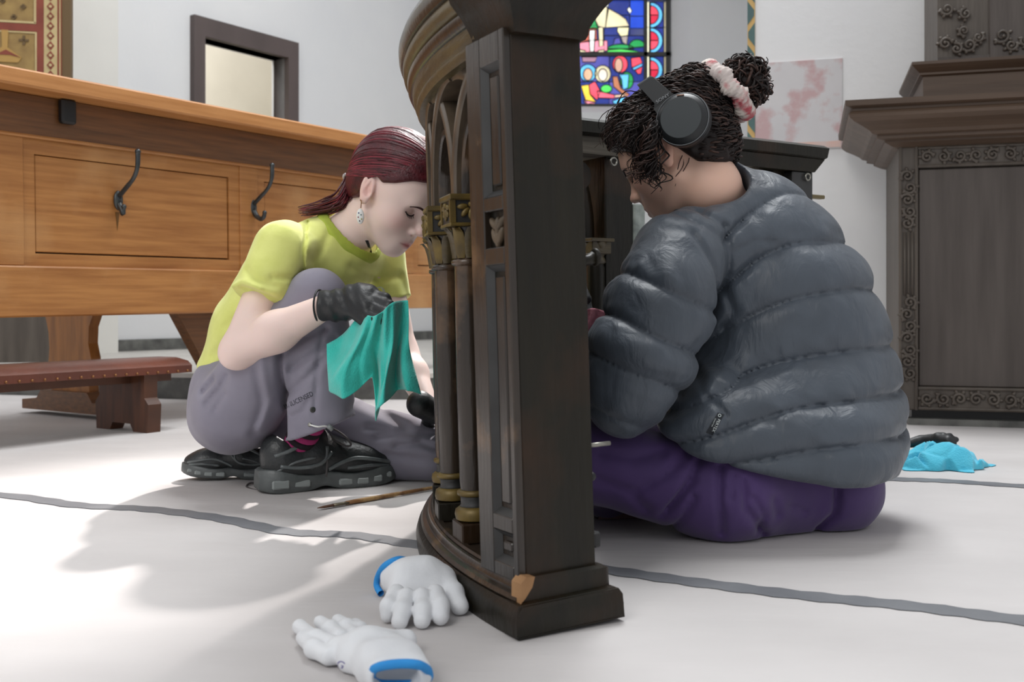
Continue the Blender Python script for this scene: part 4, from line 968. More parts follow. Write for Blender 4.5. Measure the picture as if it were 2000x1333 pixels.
# collar band: a strip of the shirt surface around the neck opening
def collar1(P): return np.maximum.reduce([np.abs(shirt0(P)+0.001)-0.0045, hole(P)-0.015, -hole(P)-0.001])
sdf_obj('collar', collar1, *bounds([nb], 0.13), 0.0026, M_limed, shirt_o, it=2)
bv_shirt = bvh('t_shirt')
def project(bv, p, d, off):
    h = bv.ray_cast(p, d); return (h[0]-d*off) if h[0] is not None else None
mb = MB(T1); c0 = V(742, 572, 2.2); pts = []
for k in range(16):
    a = 2*PI*k/16; p = V(742+11*math.cos(a), 574+14*math.sin(a), 2.0); q = project(bv_shirt, p, (p-Vector((0, 0, H))).normalized(), 0.001)
    if q is not None: pts.append(q)
if len(pts) > 8: mb.add(pts, [tuple(range(len(pts)))]); mb.build('print_patch', mat('pale_print', srgb(206, 214, 204), 0.8), shirt_o)

# --- trousers
hem_n = Vector((-0.10, 0.0, -1.0))
near_leg = U([CHAIN([V(462, 800, 2.255), V(545, 680, 2.20), V(614, 582, 2.17)], [0.092, 0.084, 0.063], 0.03)], 0.02)
shin = CUT(CHAIN([V(624, 586, 2.17), V(622, 690, 2.185), V(628, 850, 2.20)], [0.060, 0.066, 0.078], 0.03), V(628, 836, 2.20), V(640, 870, 2.2)-V(612, 812, 2.2)+Vector((0, -0.0, -0.02)))
far_leg = U([CHAIN([V(520, 795, 2.39), V(800, 864, 2.35)], [0.088, 0.060]), CHAIN([V(838, 892, 2.345), V(700, 905, 2.40), V(580, 905, 2.43)], [0.052, 0.048, 0.046], 0.02), ELL(V(845, 885, 2.345), (0.05, 0.05, 0.055))], 0.02)
bum = U([ELL(V(452, 812, 2.33), (0.095, 0.105, 0.085)), CAP(V(440, 760, 2.32), V(480, 720, 2.33), 0.075, 0.07)], 0.04)
fold2 = [stroke([V(a, b, 2.17) for a, b in st_], w, d) for st_, w, d in (
    ([(556, 690), (553, 760), (556, 850)], 0.006, 0.012), ([(560, 690), (600, 660), (640, 640)], 0.010, 0.006), ([(575, 720), (620, 690), (660, 660)], 0.007, 0.004), ([(565, 770), (610, 735), (640, 700)], 0.007, 0.004), ([(575, 812), (600, 800), (610, 780)], 0.006, 0.003),
    ([(525, 700), (530, 780), (505, 840)], 0.010, -0.004), ([(510, 720), (515, 790), (490, 850)], 0.008, 0.003), ([(640, 640), (628, 720), (622, 800)], 0.005, 0.003), ([(400, 790), (430, 760), (445, 735)], 0.009, 0.006), ([(385, 770), (410, 745)], 0.008, 0.006), ([(420, 800), (440, 770)], 0.008, 0.004),
    ([(690, 800), (740, 830), (780, 850)], 0.010, 0.005), ([(720, 870), (770, 862), (840, 868)], 0.009, 0.006), ([(760, 888), (810, 882), (850, 895)], 0.008, 0.006), ([(740, 905), (800, 915), (850, 915)], 0.010, 0.004), ([(700, 850), (740, 855)], 0.009, 0.004), ([(480, 850), (520, 830), (545, 800)], 0.02, -0.004))]
def trouser_f(P):
    a = smin(near_leg(P), bum(P), 0.04)
    b = smin(far_leg(P), bum(P), 0.04)
    d = smin(smin(a, shin(P), 0.012), b, 0.008)
    for s_ in fold2: d = d+1.7*s_(P)
    return np.maximum(d+0.0025*vnoise(P, 12, 5)+0.0010*vnoise(P, 30, 6), 0.003-P[:, 2])
lo, hi = bounds([V(375, 800, 2.2), V(880, 800, 2.5), V(600, 520, 2.1), V(500, 930, 2.3)], 0.05); lo[2] = -0.01
tr1 = sdf_obj('trousers', trouser_f, lo, hi, 0.0042, M_grey, W1, it=1)
bv_tr1 = bvh('trousers')
def text_on(bv, txt, org_px, ang, size_px, Yd, m, parent, T, name='lettering', off=0.0008, cond=1.0, shear=0.0):
    """flat print laid onto a surface"""
    cu = bpy.data.curves.new('t', 'FONT'); cu.body = txt; cu.size = 1.0; cu.fill_mode = 'FRONT'
    ob = bpy.data.objects.new('t', cu); COL.objects.link(ob)
    dg = bpy.context.evaluated_depsgraph_get(); me = bpy.data.meshes.new_from_object(ob.evaluated_get(dg)); bpy.data.objects.remove(ob)
    ca, sa = math.cos(ang), math.sin(ang); vs_ = []; last = None
    for v in me.vertices:
        x, y = v.co.x*size_px*cond+v.co.y*size_px*shear, v.co.y*size_px
        p = V(org_px[0]+x*ca-y*sa, org_px[1]-(x*sa+y*ca), Yd)
        d = (p-Vector((0, 0, H))).normalized(); q = project(bv, p, d, off)
        if q is None: q = last or p
        last = q; vs_.append(q)
    mb = MB(T); mb.add(vs_, [tuple(p.vertices) for p in me.polygons])
    return mb.build(name, m, parent, fix=False)
text_on(bv_tr1, 'UNLICENSED', (557, 800), math.radians(26), 13.5, 1.9, M_ink, tr1, T1, cond=0.78)
def disc_on(bv, px, py, r, Yd, m, parent, T, name, th=0.002):
    p = V(px, py, Yd); d = (p-Vector((0, 0, H))).normalized(); h = bv.ray_cast(p, d)
    if h[0] is None: return None
    n_ = h[1].normalized()
    if n_.dot(d) > 0: n_ = -n_
    Mx = Matrix.Translation(h[0]) @ n_.to_track_quat('Z', 'Y').to_matrix().to_4x4()
    mb = MB(T); mb.lathe([(0.0, -0.001), (r, -0.001), (r, th*0.6), (r*0.8, th), (r*0.3, th*0.8), (0.0, th*0.8)], Mx, 14); return mb.build(name, m, parent, smooth=True)
disc_on(bv_tr1, 611, 801, 0.0062, 1.9, M_steel if False else mat('snap_metal', srgb(84, 84, 82), 0.4, metal=0.6), tr1, T1, 'snap_button')
disc_on(bv_tr1, 605, 830, 0.0042, 1.9, M_steel, tr1, T1, 'eyelet')
mb = MB(T1); mb.tube(spline([V(605, 830, 2.118), V(620, 834, 2.11), V(636, 833, 2.12), V(648, 838, 2.13)], 5), 0.0018, 6); mb.build('drawcord', M_white, tr1, smooth=True)
mb = MB(T1); mb.tube([V(640, 832, 2.12), V(650, 840, 2.12)], 0.0055, 8); mb.build('cord_stopper', mat('clear_grey_plastic', srgb(120, 124, 124), 0.3), tr1, smooth=True)

# --- sock and shoes
def make_sock():
    a = SH1 @ Vector((0.070, 0, 0.075)); b = V(612, 812, 2.205); ax = (a-b).normalized()
    SM = Matrix.Translation(b) @ ax.to_track_quat('Z', 'Y').to_matrix().to_4x4(); Ls = (a-b).length+0.02
    for k in range(9):
        z = Ls*k/9; r = 0.034+0.001*math.sin(k*2)
        mb = MB(T1); mb.lathe([(r-0.003, z), (r, z+0.002), (r, z+Ls/9-0.001), (r-0.003, z+Ls/9+0.001)], SM, 20); mb.build('sock_band', M_pink if k % 2 else M_sockblk, W1, smooth=True)

def shoe_sdf(M, L=0.285):
    Mi = np.array(M.inverted(), dtype=f32)
    def f(P):
        Q = P@Mi[:3, :3].T+Mi[:3, 3]; x, y, z = Q[:, 0], Q[:, 1], Q[:, 2]
        up = U([ELL((0.215, 0, 0.045), (0.072, 0.044, 0.036)), CAP((0.215, 0, 0.052), (0.115, 0, 0.072), 0.034, 0.042), CAP((0.10, 0, 0.060), (0.045, 0, 0.062), 0.044, 0.040), CAP((0.05, 0, 0.055), (0.036, 0, 0.086), 0.038, 0.030), CAP((0.115, 0, 0.078), (0.108, 0, 0.094), 0.036, 0.030)], 0.03)(Q)
        up = smax(up, -CAP((0.070, 0, 0.085), (0.062, 0, 0.15), 0.030, 0.042)(Q), 0.006)
        return up
    def sole(P):
        Q = P@Mi[:3, :3].T+Mi[:3, 3]; x, y, z = Q[:, 0], Q[:, 1], Q[:, 2]
        hw = 0.043+0.009*np.exp(-((x-0.205)/0.06)**2)+0.006*np.exp(-((x-0.03)/0.04)**2)-0.006*np.exp(-((x-0.125)/0.03)**2)
        toe = np.clip((x-0.225)/0.065, 0, 1); heel = np.clip((0.04-x)/0.045, 0, 1)
        hw = hw*np.sqrt(np.clip(1-0.9*toe**2.4-0.75*heel**2.4, 0.02, 1))
        zt = 0.034+0.014*np.clip((0.10-x)/0.10, 0, 1)+0.006*np.sin(x*60)*0.5+0.012*toe
        zb = 0.012*toe**2+0.006*heel**2+0.008*np.exp(-((x-0.125)/0.022)**2)
        d = np.maximum.reduce([np.abs(y)-hw+0.004*np.abs((z-0.02)/0.02)**2, z-zt, zb-z, x-0.292, -0.008-x])
        return d
    return f, sole
def make_shoe(M, parent, T, name_lab=None, laces=True):
    up, sole = shoe_sdf(M)
    c = [M @ Vector(p) for p in ((-0.02, -0.06, -0.005), (0.3, 0.06, 0.15), (-0.02, 0.06, -0.005), (0.3, -0.06, 0.15), (0.3, 0.06, -0.01), (-0.02, -0.06, 0.15))]
    lo, hi = bounds(c, 0.01)
    s_ = sdf_obj('shoe', up, lo, hi, 0.003, M_shoe, parent, it=2)
    sdf_obj('sole', sole, lo, hi, 0.003, M_sole, s_, it=3)
    TM = T @ M
    for sy in (-1, 1):
        for x0, x1, z0, z1 in ((0.012, 0.048, 0.010, 0.028), (0.056, 0.092, 0.010, 0.024), (0.150, 0.180, 0.008, 0.022), (0.188, 0.214, 0.008, 0.022), (0.222, 0.244, 0.010, 0.024), (0.250, 0.268, 0.016, 0.028)):
            xm = (x0+x1)/2; hw = 0.043+0.009*math.exp(-((xm-0.205)/0.06)**2)+0.006*math.exp(-((xm-0.03)/0.04)**2)
            toe = min(max((xm-0.225)/0.065, 0), 1); hl_ = min(max((0.04-xm)/0.045, 0), 1); hw *= math.sqrt(max(1-0.9*toe**2.4-0.75*hl_**2.4, 0.02))
            mb = MB(TM); mb.box((x0, min(sy*(hw-0.006), sy*(hw+0.0015)), z0), (x1, max(sy*(hw-0.006), sy*(hw+0.0015)), z1), ch=0.003); mb.build('sole_window', M_soleg, s_)
        def side(pts, r, nm, m, fl=0.45):
            mb = MB(TM); P = []
            for x, z in pts:
                # slide onto the upper along -y
                yy = 0.07
                for _ in range(40):
                    d = float(up(np.array([tuple(M @ Vector((x, sy*yy, z)))], f32))[0]); yy -= max(d*0.8, 0.0002)
                    if d < 0.0006: break
                P.append(Vector((x, sy*(yy), z)))
            mb.tube(spline(P, 4), r, 6, flat=1.0); mb.build(nm, m, s_, smooth=True)
        side([(0.03, 0.055), (0.07, 0.05), (0.11, 0.056), (0.135, 0.078)], 0.0042, 'overlay', M_overlay)
        side([(0.13, 0.042), (0.16, 0.055), (0.19, 0.062), (0.235, 0.055), (0.27, 0.046)], 0.0045, 'overlay', M_overlay)
        side([(0.09, 0.048), (0.12, 0.064), (0.125, 0.09)], 0.0035, 'overlay', M_overlay)
        side([(0.17, 0.042), (0.22, 0.045), (0.265, 0.040)], 0.0040, 'overlay', M_overlay)
        side([(0.02, 0.075), (0.05, 0.085), (0.085, 0.10)], 0.0045, 'overlay', M_overlay)
        side([(0.025, 0.045), (0.06, 0.062), (0.10, 0.07)], 0.003, 'overlay', M_overlay)
    if laces:
        for k in range(5):
            x = 0.125+k*0.017; z = 0.112-k*0.0078
            mb = MB(TM); mb.tube(spline([(x-0.006, -0.026, z-0.010), (x, -0.012, z-0.001), (x+0.004, 0.0, z+0.002), (x+0.006, 0.014, z-0.002), (x+0.004, 0.026, z-0.010)], 4), 0.0026, 6); mb.build('lace', M_lace, s_, smooth=True)
        mb = MB(TM); mb.tube(spline([(0.118, 0.0, 0.118), (0.14, -0.020, 0.124), (0.165, -0.034, 0.108), (0.178, -0.040, 0.09), (0.165, -0.036, 0.088), (0.13, -0.022, 0.108), (0.118, 0, 0.116)], 6), 0.0022, 6); mb.build('lace_bow', M_lace, s_, smooth=True)
        mb = MB(TM); mb.tube(spline([(0.118, 0.0, 0.116), (0.122, -0.034, 0.10), (0.124, -0.05, 0.065), (0.12, -0.055, 0.03)], 6), 0.0022, 6); mb.build('lace_end', M_lace, s_, smooth=True)
    return s_
heel = G(530, 968); toe = G(782, 946); dx = (toe-heel).normalized(); nrm_ = Vector((-dx.y, dx.x, 0))
SH1 = frame(tuple(heel+nrm_*0.047-dx*0.012), dx) @ Matrix.Scale(1.07, 4)
make_shoe(SH1, W1, T1)
make_sock()
# second shoe under the seat: kneeling foot, toes tucked, heel up
SH2 = Matrix.Translation(V(535, 925, 2.40)) @ Matrix.Rotation(PI+0.15, 4, 'Z') @ Matrix.Rotation(math.radians(-4), 4, 'Y') @ Matrix.Scale(0.72, 4)
SH2 = Matrix.Translation((0, 0, 0.004-(SH2 @ Vector((0.15, 0, 0.0))).z)) @ SH2
make_shoe(SH2, W1, T1, laces=False)
mb = MB(T1); mb.tube(spline([V(525, 945, 2.30), V(505, 958, 2.24), V(482, 952, 2.27), V(490, 944, 2.3), V(515, 946, 2.3)], 5), 0.0022, 6); mb.build('loose_lace', M_lace, W1, smooth=True)

# --- gloved hands
def finger(pts, r0, r1): return CHAIN(pts, [r0+(r1-r0)*k/(len(pts)-1) for k in range(len(pts))], 0.004)
def glove_near(P): return gl1(P)+0.0016*np.sin(P[:, 0]*240+P[:, 2]*90)*np.exp(-((P[:, 0]-V(665, 597, 2.06).x)/0.05)**2)
hand = U([CAP(V(660, 597, 2.062), V(708, 592, 2.045), 0.031, 0.031), CAP(V(700, 582, 2.05), V(718, 604, 2.02), 0.024, 0.022), CAP(V(690, 580, 2.055), V(722, 576, 2.05), 0.020, 0.018)], 0.02)
cuff = CUT(CAP(V(605, 598, 2.072), V(668, 597, 2.06), 0.0335, 0.028), V(624, 598, 2.07), V(560, 600, 2.07)-V(624, 598, 2.07))
fs = [finger([V(716, 572, 2.05), V(752, 584, 2.030), V(762, 604, 2.022), V(748, 618, 2.035)], 0.0125, 0.0105), finger([V(720, 584, 2.035), V(760, 598, 2.008), V(764, 616, 2.006), V(750, 628, 2.022)], 0.0125, 0.0105),
      finger([V(718, 598, 2.02), V(752, 612, 1.995), V(754, 627, 1.998), V(742, 634, 2.014)], 0.0120, 0.010), finger([V(710, 610, 2.012), V(735, 624, 1.992), V(736, 634, 1.996), V(728, 638, 2.01)], 0.0110, 0.0092),
      finger([V(684, 606, 2.03), V(712, 624, 2.015), V(742, 624, 2.012)], 0.0145, 0.0115)]
hand_all = U([hand]+fs, 0.0055)
gl1 = U([hand_all, cuff], 0.012)
lo, hi = bounds([V(600, 560, 2.0), V(780, 645, 2.1)], 0.04)
g1 = sdf_obj('glove', glove_near, lo, hi, 0.0022, M_nitrile, W1, it=1)
# rolled edge of the cuff
ca_ = (V(668, 597, 2.06)-V(605, 598, 2.072)).normalized(); uu = ca_.orthogonal().normalized(); ww = ca_.cross(uu); cc = V(624, 598, 2.069)
mb = MB(T1); mb.tube([cc+(uu*math.cos(2*PI*k/24)+ww*math.sin(2*PI*k/24))*0.0325 for k in range(25)], 0.0022, 6, caps=False); mb.build('cuff_edge', M_nitrile, g1, smooth=True)
hw = wr_f; hd = Vector((0.55, 0.55, -0.40)).normalized(); hs = hd.cross(Vector((0, 0, 1))).normalized(); hu = hs.cross(hd)
hp = lambda x, y, z: hw+hd*x+hs*y+hu*z
gl2 = U([CAP(hp(-0.03, 0, 0), hp(0.02, 0, 0), 0.030, 0.026), U([CAP(hp(0.02, -0.015, 0), hp(0.075, -0.025, 0), 0.019, 0.015), CAP(hp(0.02, 0.012, 0), hp(0.075, 0.025, 0), 0.019, 0.014)], 0.02)]+
        [finger([hp(0.075, y, 0), hp(0.075+0.035*l, y*1.15, -0.004), hp(0.075+0.058*l, y*1.2, -0.022), hp(0.075+0.066*l, y*1.2, -0.04)], 0.0115, 0.0095) for y, l in ((-0.028, 0.95), (-0.009, 1.05), (0.010, 1.0), (0.028, 0.8))]+
        [finger([hp(0.02, -0.022, -0.008), hp(0.045, -0.045, -0.016), hp(0.07, -0.05, -0.026)], 0.014, 0.011)], 0.006)
lo, hi = bounds([hp(-0.05, 0, 0), hp(0.16, 0.04, -0.05), hp(0.16, -0.06, 0.02)], 0.04)
sdf_obj('glove', gl2, lo, hi, 0.003, M_nitrile, W1, it=1)

mb = MB(T1); ps = []
for a_, b_ in ((716, 470), (720, 482), (724, 494), (727, 506)):
    p = V(a_, b_, 2.0); q = project(bv_body1, p, (p-Vector((0, 0, H))).normalized(), 0.0005); ps.append(q or V(a_, b_, 2.28))
mb.tube(ps, 0.004, 6, flat=0.4); mb.build('strap', M_black, W1, smooth=True)
# --- earring
mb = MB(T1); e0 = hl(HM1, (-0.001, -0.0845, -0.031)); mb.tube(spline([e0+Vector((0, 0, 0.006)), e0+Vector((0.003, -0.004, 0.002)), e0+Vector((0.002, -0.004, -0.012))], 4), 0.0011, 6)
er = mb.build('earring', M_brass, W1, smooth=True)
ec = e0+Vector((0.001, -0.005, -0.030))
mb = MB(T1); mb.sphere(ec, (0.0085, 0.0035, 0.0165), 16, 12); mb.build('pendant', M_white, er, smooth=True)
for k, (dx_, dz_, c_) in enumerate(((-0.003, 0.007, (60, 70, 120)), (0.002, 0.003, (40, 90, 90)), (-0.004, -0.002, (150, 40, 60)), (0.003, -0.006, (160, 160, 60)), (-0.001, -0.010, (50, 50, 60)))):
    mb = MB(T1); mb.sphere(ec+Vector((dx_, -0.0032, dz_)), (0.0015, 0.0008, 0.0016), 8, 6); mb.build('enamel_dot', mat('enamel_%d' % k, srgb(*c_), 0.3), er, smooth=True)

# --- hair
def hair_region(Q):
    x, y, z = Q[:, 0], Q[:, 1], Q[:, 2]
    line = np.interp(x, [-0.12, -0.07, -0.035, -0.016, 0.0, 0.02, 0.045, 0.07, 0.10], [-0.062, -0.058, -0.035, 0.0, 0.036, 0.030, 0.044, 0.066, 0.080])
    return line-z
Mi1 = np.array(HM1.inverted(), dtype=f32)
cap_ = U([ELL((-0.010, 0, 0.045), (0.108, 0.086, 0.096)), ELL((0.028, 0, 0.036), (0.078, 0.074, 0.082)), ELL((-0.05, 0, -0.01), (0.055, 0.062, 0.06))], 0.03)
def hair_f(P):
    Q = P@Mi1[:3, :3].T+Mi1[:3, 3]
    d = cap_(Q); ang = np.arctan2(Q[:, 1], Q[:, 2]+0.03)
    # combed strands radiating from the tie at the back of the head
    r_ = np.arctan2(np.abs(Q[:, 1])+1e-4, Q[:, 2]-(-0.02))
    d = d+0.0004*np.sin(r_*95)
    d = smax(d, hair_region(Q), 0.010)
    return d*S1
lo, hi = bounds([hl(HM1, p) for p in ((0.12, 0.1, 0.15), (-0.13, -0.1, -0.09), (0.12, -0.1, 0.15), (-0.13, 0.1, -0.09), (-0.13, 0, 0.15), (0.1, 0, 0))], 0.02)
hair1 = sdf_obj('hair', hair_f, lo, hi, 0.0028, M_hairred, W1, it=1)
# strands: from the hairline over the head to the tie
tie = hl(HM1, (-0.108, -0.012, -0.022))
rnd = random.Random(3)
def cap_pt(loc, fcap, off):
    """push a local point out onto the hair cap"""
    c = Vector((-0.005, 0, 0.03)); d = (Vector(loc)-c).normalized(); t = 0.14
    for _ in range(30):
        v = float(fcap(np.array([tuple(c+d*t)], f32))[0]); t -= v*0.8
        if abs(v) < 3e-4: break
    return c+d*(t+off)
smb = [MB(T1), MB(T1)]
tl = HM1.inverted() @ tie
for k in range(300):
    a = rnd.uniform(-0.5*PI, 0.5*PI)
    # start on the hairline: parameter from one temple over the forehead to the other
    st = Vector((0.075*math.cos(a)+rnd.uniform(-0.004, 0.002), 0.074*math.sin(a), 0.030+0.052*math.cos(a)+rnd.uniform(0, 0.01)))
    if rnd.random() < 0.25: st = Vector((0.012, 0.078*(1 if a > 0 else -1), 0.04))
    cc0 = Vector((-0.005, 0, 0.03)); da = (st-cc0).normalized(); db = (tl-cc0).normalized(); om = math.acos(max(-1, min(1, da.dot(db))))
    P = [cap_pt(cc0+(da*math.sin((1-t)*om)+db*math.sin(t*om))/math.sin(om), cap_, rnd.uniform(-0.0012, 0.0006)) for t in (0, 0.2, 0.4, 0.6, 0.8)]+[tl]
    pts = [hl(HM1, p) for p in spline(P, 4)]; n = len(pts)
    smb[k % 3 == 0].tube(pts, [0.0015*min(1, 0.3+j/5)*rnd.uniform(0.8, 1.2) for j in range(n)], 4)
smb[0].build('hair_strands', M_hairred, hair1, smooth=True); smb[1].build('hair_strands', M_hairred2, hair1, smooth=True)
# ponytail
rt = Vector((-1, 0, 0)); smb = [MB(T1), MB(T1)]
for k in range(70):
    ox, oz, oy = rnd.gauss(0, 0.008), rnd.gauss(0, 0.008), rnd.gauss(0, 0.008); e = rnd.uniform(0.0, 1.0); fl = rnd.gauss(0, 1)
    P = [hl(HM1, tl+Vector((0.012, oy*0.4, oz*0.4))), tie+Vector((ox*.3, oy*.3, oz*.3)), V(668, 388, 2.275)+Vector((ox, oy, oz)), V(650, 400, 2.285)+Vector((ox*1.2, oy*1.3, oz*1.1)), V(625-e*10, 408+fl*2, 2.29)+Vector((0, oy*1.5, oz*0.9)), V(596-e*25+12, 412+fl*3, 2.29)+Vector((0, oy*2, oz*0.5))]
    pts = spline(P, 4); n = len(pts)
    smb[k % 3 == 0].tube(pts, [0.0024*(1-0.85*(j/n)**2) for j in range(n)], 5)
pt = smb[0].build('ponytail', M_hairred, W1, smooth=True); smb[1].build('ponytail_strands', M_hairred2, pt, smooth=True)
ta = (V(668, 388, 2.275)-tie).normalized(); uu = ta.orthogonal().normalized(); ww = ta.cross(uu)
mb = MB(T1); mb.tube([tie+ta*0.004+(uu*math.cos(2*PI*k/18)+ww*math.sin(2*PI*k/18))*0.0125 for k in range(19)], 0.0035, 8, caps=False); mb.build('hair_tie', mat('grey_elastic', srgb(190, 186, 190), 0.6), W1, smooth=True)

# --- teal cloth held in the glove
top = [(700, 618, 2.03), (716, 616, 2.00), (730, 618, 1.985), (742, 612, 1.975), (754, 602, 1.98), (766, 592, 1.99), (780, 588, 2.01), (797, 587, 2.03)]
bot = [(644, 672, 2.02), (646, 772, 2.0), (668, 776, 1.97), (700, 752, 2.01), (716, 742, 1.975), (728, 790, 1.99), (738, 822, 2.0), (746, 808, 1.985), (762, 782, 1.965), (776, 762, 2.0), (790, 770, 1.965), (812, 768, 1.99)]
tp = spline([V(*p) for p in top], 10); bp_ = [V(*p) for p in bot]
NU, NV = 90, 50; grid = []
def lerp_list(L, u):
    x = u*(len(L)-1); i = min(int(x), len(L)-2); return L[i].lerp(L[i+1], x-i)
for j in range(NV+1):
    v = j/NV; row = []
    for i in range(NU+1):
        u = i/NU; a = lerp_list(tp, u); b = lerp_list(bp_, u); p = a.lerp(b, v**0.95)
        amp = 0.020*min(1, 0.25+v*1.2)
        fold = math.sin(u*2*PI*2.3+0.9+0.9*math.sin(v*2.6))+0.45*math.sin(u*2*PI*4.7+3.1*v)+0.16*math.sin(u*31-v*7)+0.18*math.sin(v*13+u*6)*v
        p = p+Vector((0.010*math.sin(v*5+u*9)*v, amp*fold, 0.005*math.sin(u*23+v*6)*v))
        row.append(p)
    grid.append(row)
mb = MB(); vv = [p for r in grid for p in r]; ff = [(j*(NU+1)+i, j*(NU+1)+i+1, (j+1)*(NU+1)+i+1, (j+1)*(NU+1)+i) for j in range(NV) for i in range(NU)]
mb.add(vv, ff); cl = mb.build('cleaning_cloth', M_teal, None, smooth=True, fix=False)
md = cl.modifiers.new('thick', 'SOLIDIFY'); md.thickness = 0.0018; md.offset = 0
tag(cl, 'teal cleaning cloth hanging from the black glove of the red-haired woman', 'cloth')
# ================================================================= woman with headphones, seated on the right
M_jack = mat('graphite_ripstop', srgb(80, 88, 98), 0.42, srgb(70, 77, 86), 9, bump=0.6, bscale=15, bstretch=(1.8, 1.8, 0.6), detail=4, sheen=0.08, spec=0.45, distort=0.6)
M_purp = mat('purple_cloth', srgb(78, 54, 110), 0.75, srgb(66, 45, 96), 7, bump=0.15, bscale=22, sheen=0.2)
M_curl = mat('dark_brown_hair', srgb(40, 31, 29), 0.5, srgb(25, 19, 18), 30, spec=0.3)
M_curl2 = mat('brown_hair', srgb(78, 57, 50), 0.48, srgb(50, 37, 33), 30, spec=0.35)
M_hp = mat('black_matte_plastic', srgb(34, 36, 38), 0.42)
M_hpd = mat('dark_teal_plastic', srgb(38, 46, 50), 0.5)
W2 = tag(empty('person', G(1500, 1040)), 'person in dark grey puffer jacket and purple trousers seated on the floor, curly bun', 'person')
T2 = Matrix.Translation(-W2.location)
yaw = math.radians(28); pit = math.radians(27); S2 = 0.98
fh = (-math.cos(yaw), math.sin(yaw)); near = Vector((-math.sin(yaw), -math.cos(yaw), 0))
HM2 = head_matrix(V(1294, 297, 1.87)-near*0.078*S2, fh, pit, 0.0, S2)
nb2 = V(1392, 402, 1.955)
wr2 = V(1150, 668, 1.98)
body2 = U([head_sdf(HM2, S2), CHAIN([hl(HM2, (-0.028, 0, -0.03)), hl(HM2, (-0.032, 0, -0.085)), nb2, V(1430, 480, 1.96)], [0.055, 0.054, 0.062, 0.09], 0.02),
           CHAIN([V(1430, 480, 1.96), V(1500, 620, 1.97), V(1530, 860, 1.97)], [0.09, 0.13, 0.13], 0.04), CAP(V(1330, 490, 1.82), V(1390, 480, 2.10), 0.05, 0.05),
           CHAIN([V(1330, 490, 1.83), V(1240, 740, 1.73)], [0.040, 0.032]), CHAIN([V(1235, 745, 1.73), wr2], [0.032, 0.026])], 0.022)
lo, hi = bounds([hl(HM2, (0.13, 0, 0)), hl(HM2, (0, 0, 0.135)), V(1600, 900, 2.0), V(1240, 760, 1.68), wr2, V(1400, 470, 2.15), hl(HM2, (-0.1, 0.1, 0))], 0.06)
sdf_obj('body', body2, lo, hi, 0.0028, M_skin2, W2, skin_colour(HM2, srgb(226, 186, 166), srgb(190, 116, 108), srgb(206, 146, 130)), it=1)
bv_body2 = bvh('body')
face_details(bv_body2, HM2, W2, T2, M_curl)

# --- puffer jacket
torso = U([CHAIN([V(1482, 505, 1.97), V(1505, 600, 1.97), V(1530, 740, 1.97), V(1540, 860, 1.97), V(1535, 960, 1.97)], [0.140, 0.180, 0.196, 0.202, 0.195], 0.05),
           CHAIN([V(1335, 485, 1.83), V(1440, 470, 1.97), V(1400, 475, 2.10)], [0.075, 0.112, 0.075], 0.05), CAP(V(1310, 640, 2.0), V(1380, 850, 2.0), 0.12, 0.13), CAP(V(1398, 852, 1.785), V(1590, 885, 1.815), 0.112, 0.135)], 0.06)
slv_c = CHAIN([V(1328, 492, 1.80), V(1288, 600, 1.74), V(1250, 705, 1.705), V(1224, 775, 1.70)], [0.074, 0.083, 0.082, 0.060], 0.03)
fore = CHAIN([V(1224, 778, 1.70), V(1195, 735, 1.80), V(1162, 690, 1.94)], [0.058, 0.055, 0.045], 0.02)
slv_far = CHAIN([V(1395, 480, 2.10), V(1300, 690, 2.16), V(1190, 720, 2.08)], [0.07, 0.075, 0.05], 0.03)
nax = (nb2-hl(HM2, (-0.032, 0, -0.085))).normalized()
neck_hole = CAP(nb2-nax*0.15, nb2+nax*0.0, 0.075, 0.068)
def collar_f(P):
    q = P-A3(nb2-nax*0.018); h = q@A3(nax); r = np.sqrt(np.maximum((q*q).sum(1)-h*h, 1e-9))
    return np.sqrt((np.abs(r-0.074)/0.014)**2+(h/0.034)**2)*0.014-0.014
seam_t = np.array([0.02, 0.085, 0.161, 0.235, 0.318, 0.422, 0.515, 0.605, 0.70])
seam_s = np.array([0.14, 0.218, 0.296, 0.382, 0.458, 0.544, 0.69, 0.95])
def baffle(w, seams):
    t = np.interp(w, seams, np.arange(len(seams))); fr = t-np.floor(t); return np.sqrt(np.clip(4*fr*(1-fr), 0, 1)+0.012)-0.06, np.minimum(fr, 1-fr)
ph = [A3(V(1580, 972, 1.66)), A3(V(1768, 858, 1.95)), A3(V(1400, 930, 1.66))]
hn = np.cross(ph[1]-ph[0], ph[2]-ph[0]); hn /= np.linalg.norm(hn); hn = -hn if hn[2] > 0 else hn
jst = [stroke([V(a, b, 1.78) for a, b in st_], w, d) for st_, w, d in (
    ([(1395, 598), (1380, 650), (1345, 720), (1318, 760)], 0.012, 0.020), ([(1345, 460), (1385, 530), (1397, 598)], 0.006, 0.007), ([(1420, 440), (1428, 500), (1425, 560), (1440, 610), (1425, 640)], 0.007, 0.008), ([(1370, 410), (1400, 430), (1420, 440)], 0.006, 0.004), ([(1400, 590), (1430, 540)], 0.007, 0.006),
    ([(1300, 800), (1330, 770), (1360, 735)], 0.012, 0.012), ([(1395, 800), (1360, 760), (1370, 720)], 0.006, 0.006), ([(1390, 812), (1402, 850), (1390, 880)], 0.004, 0.003), ([(1440, 490), (1480, 470), (1520, 470)], 0.005, 0.003))]
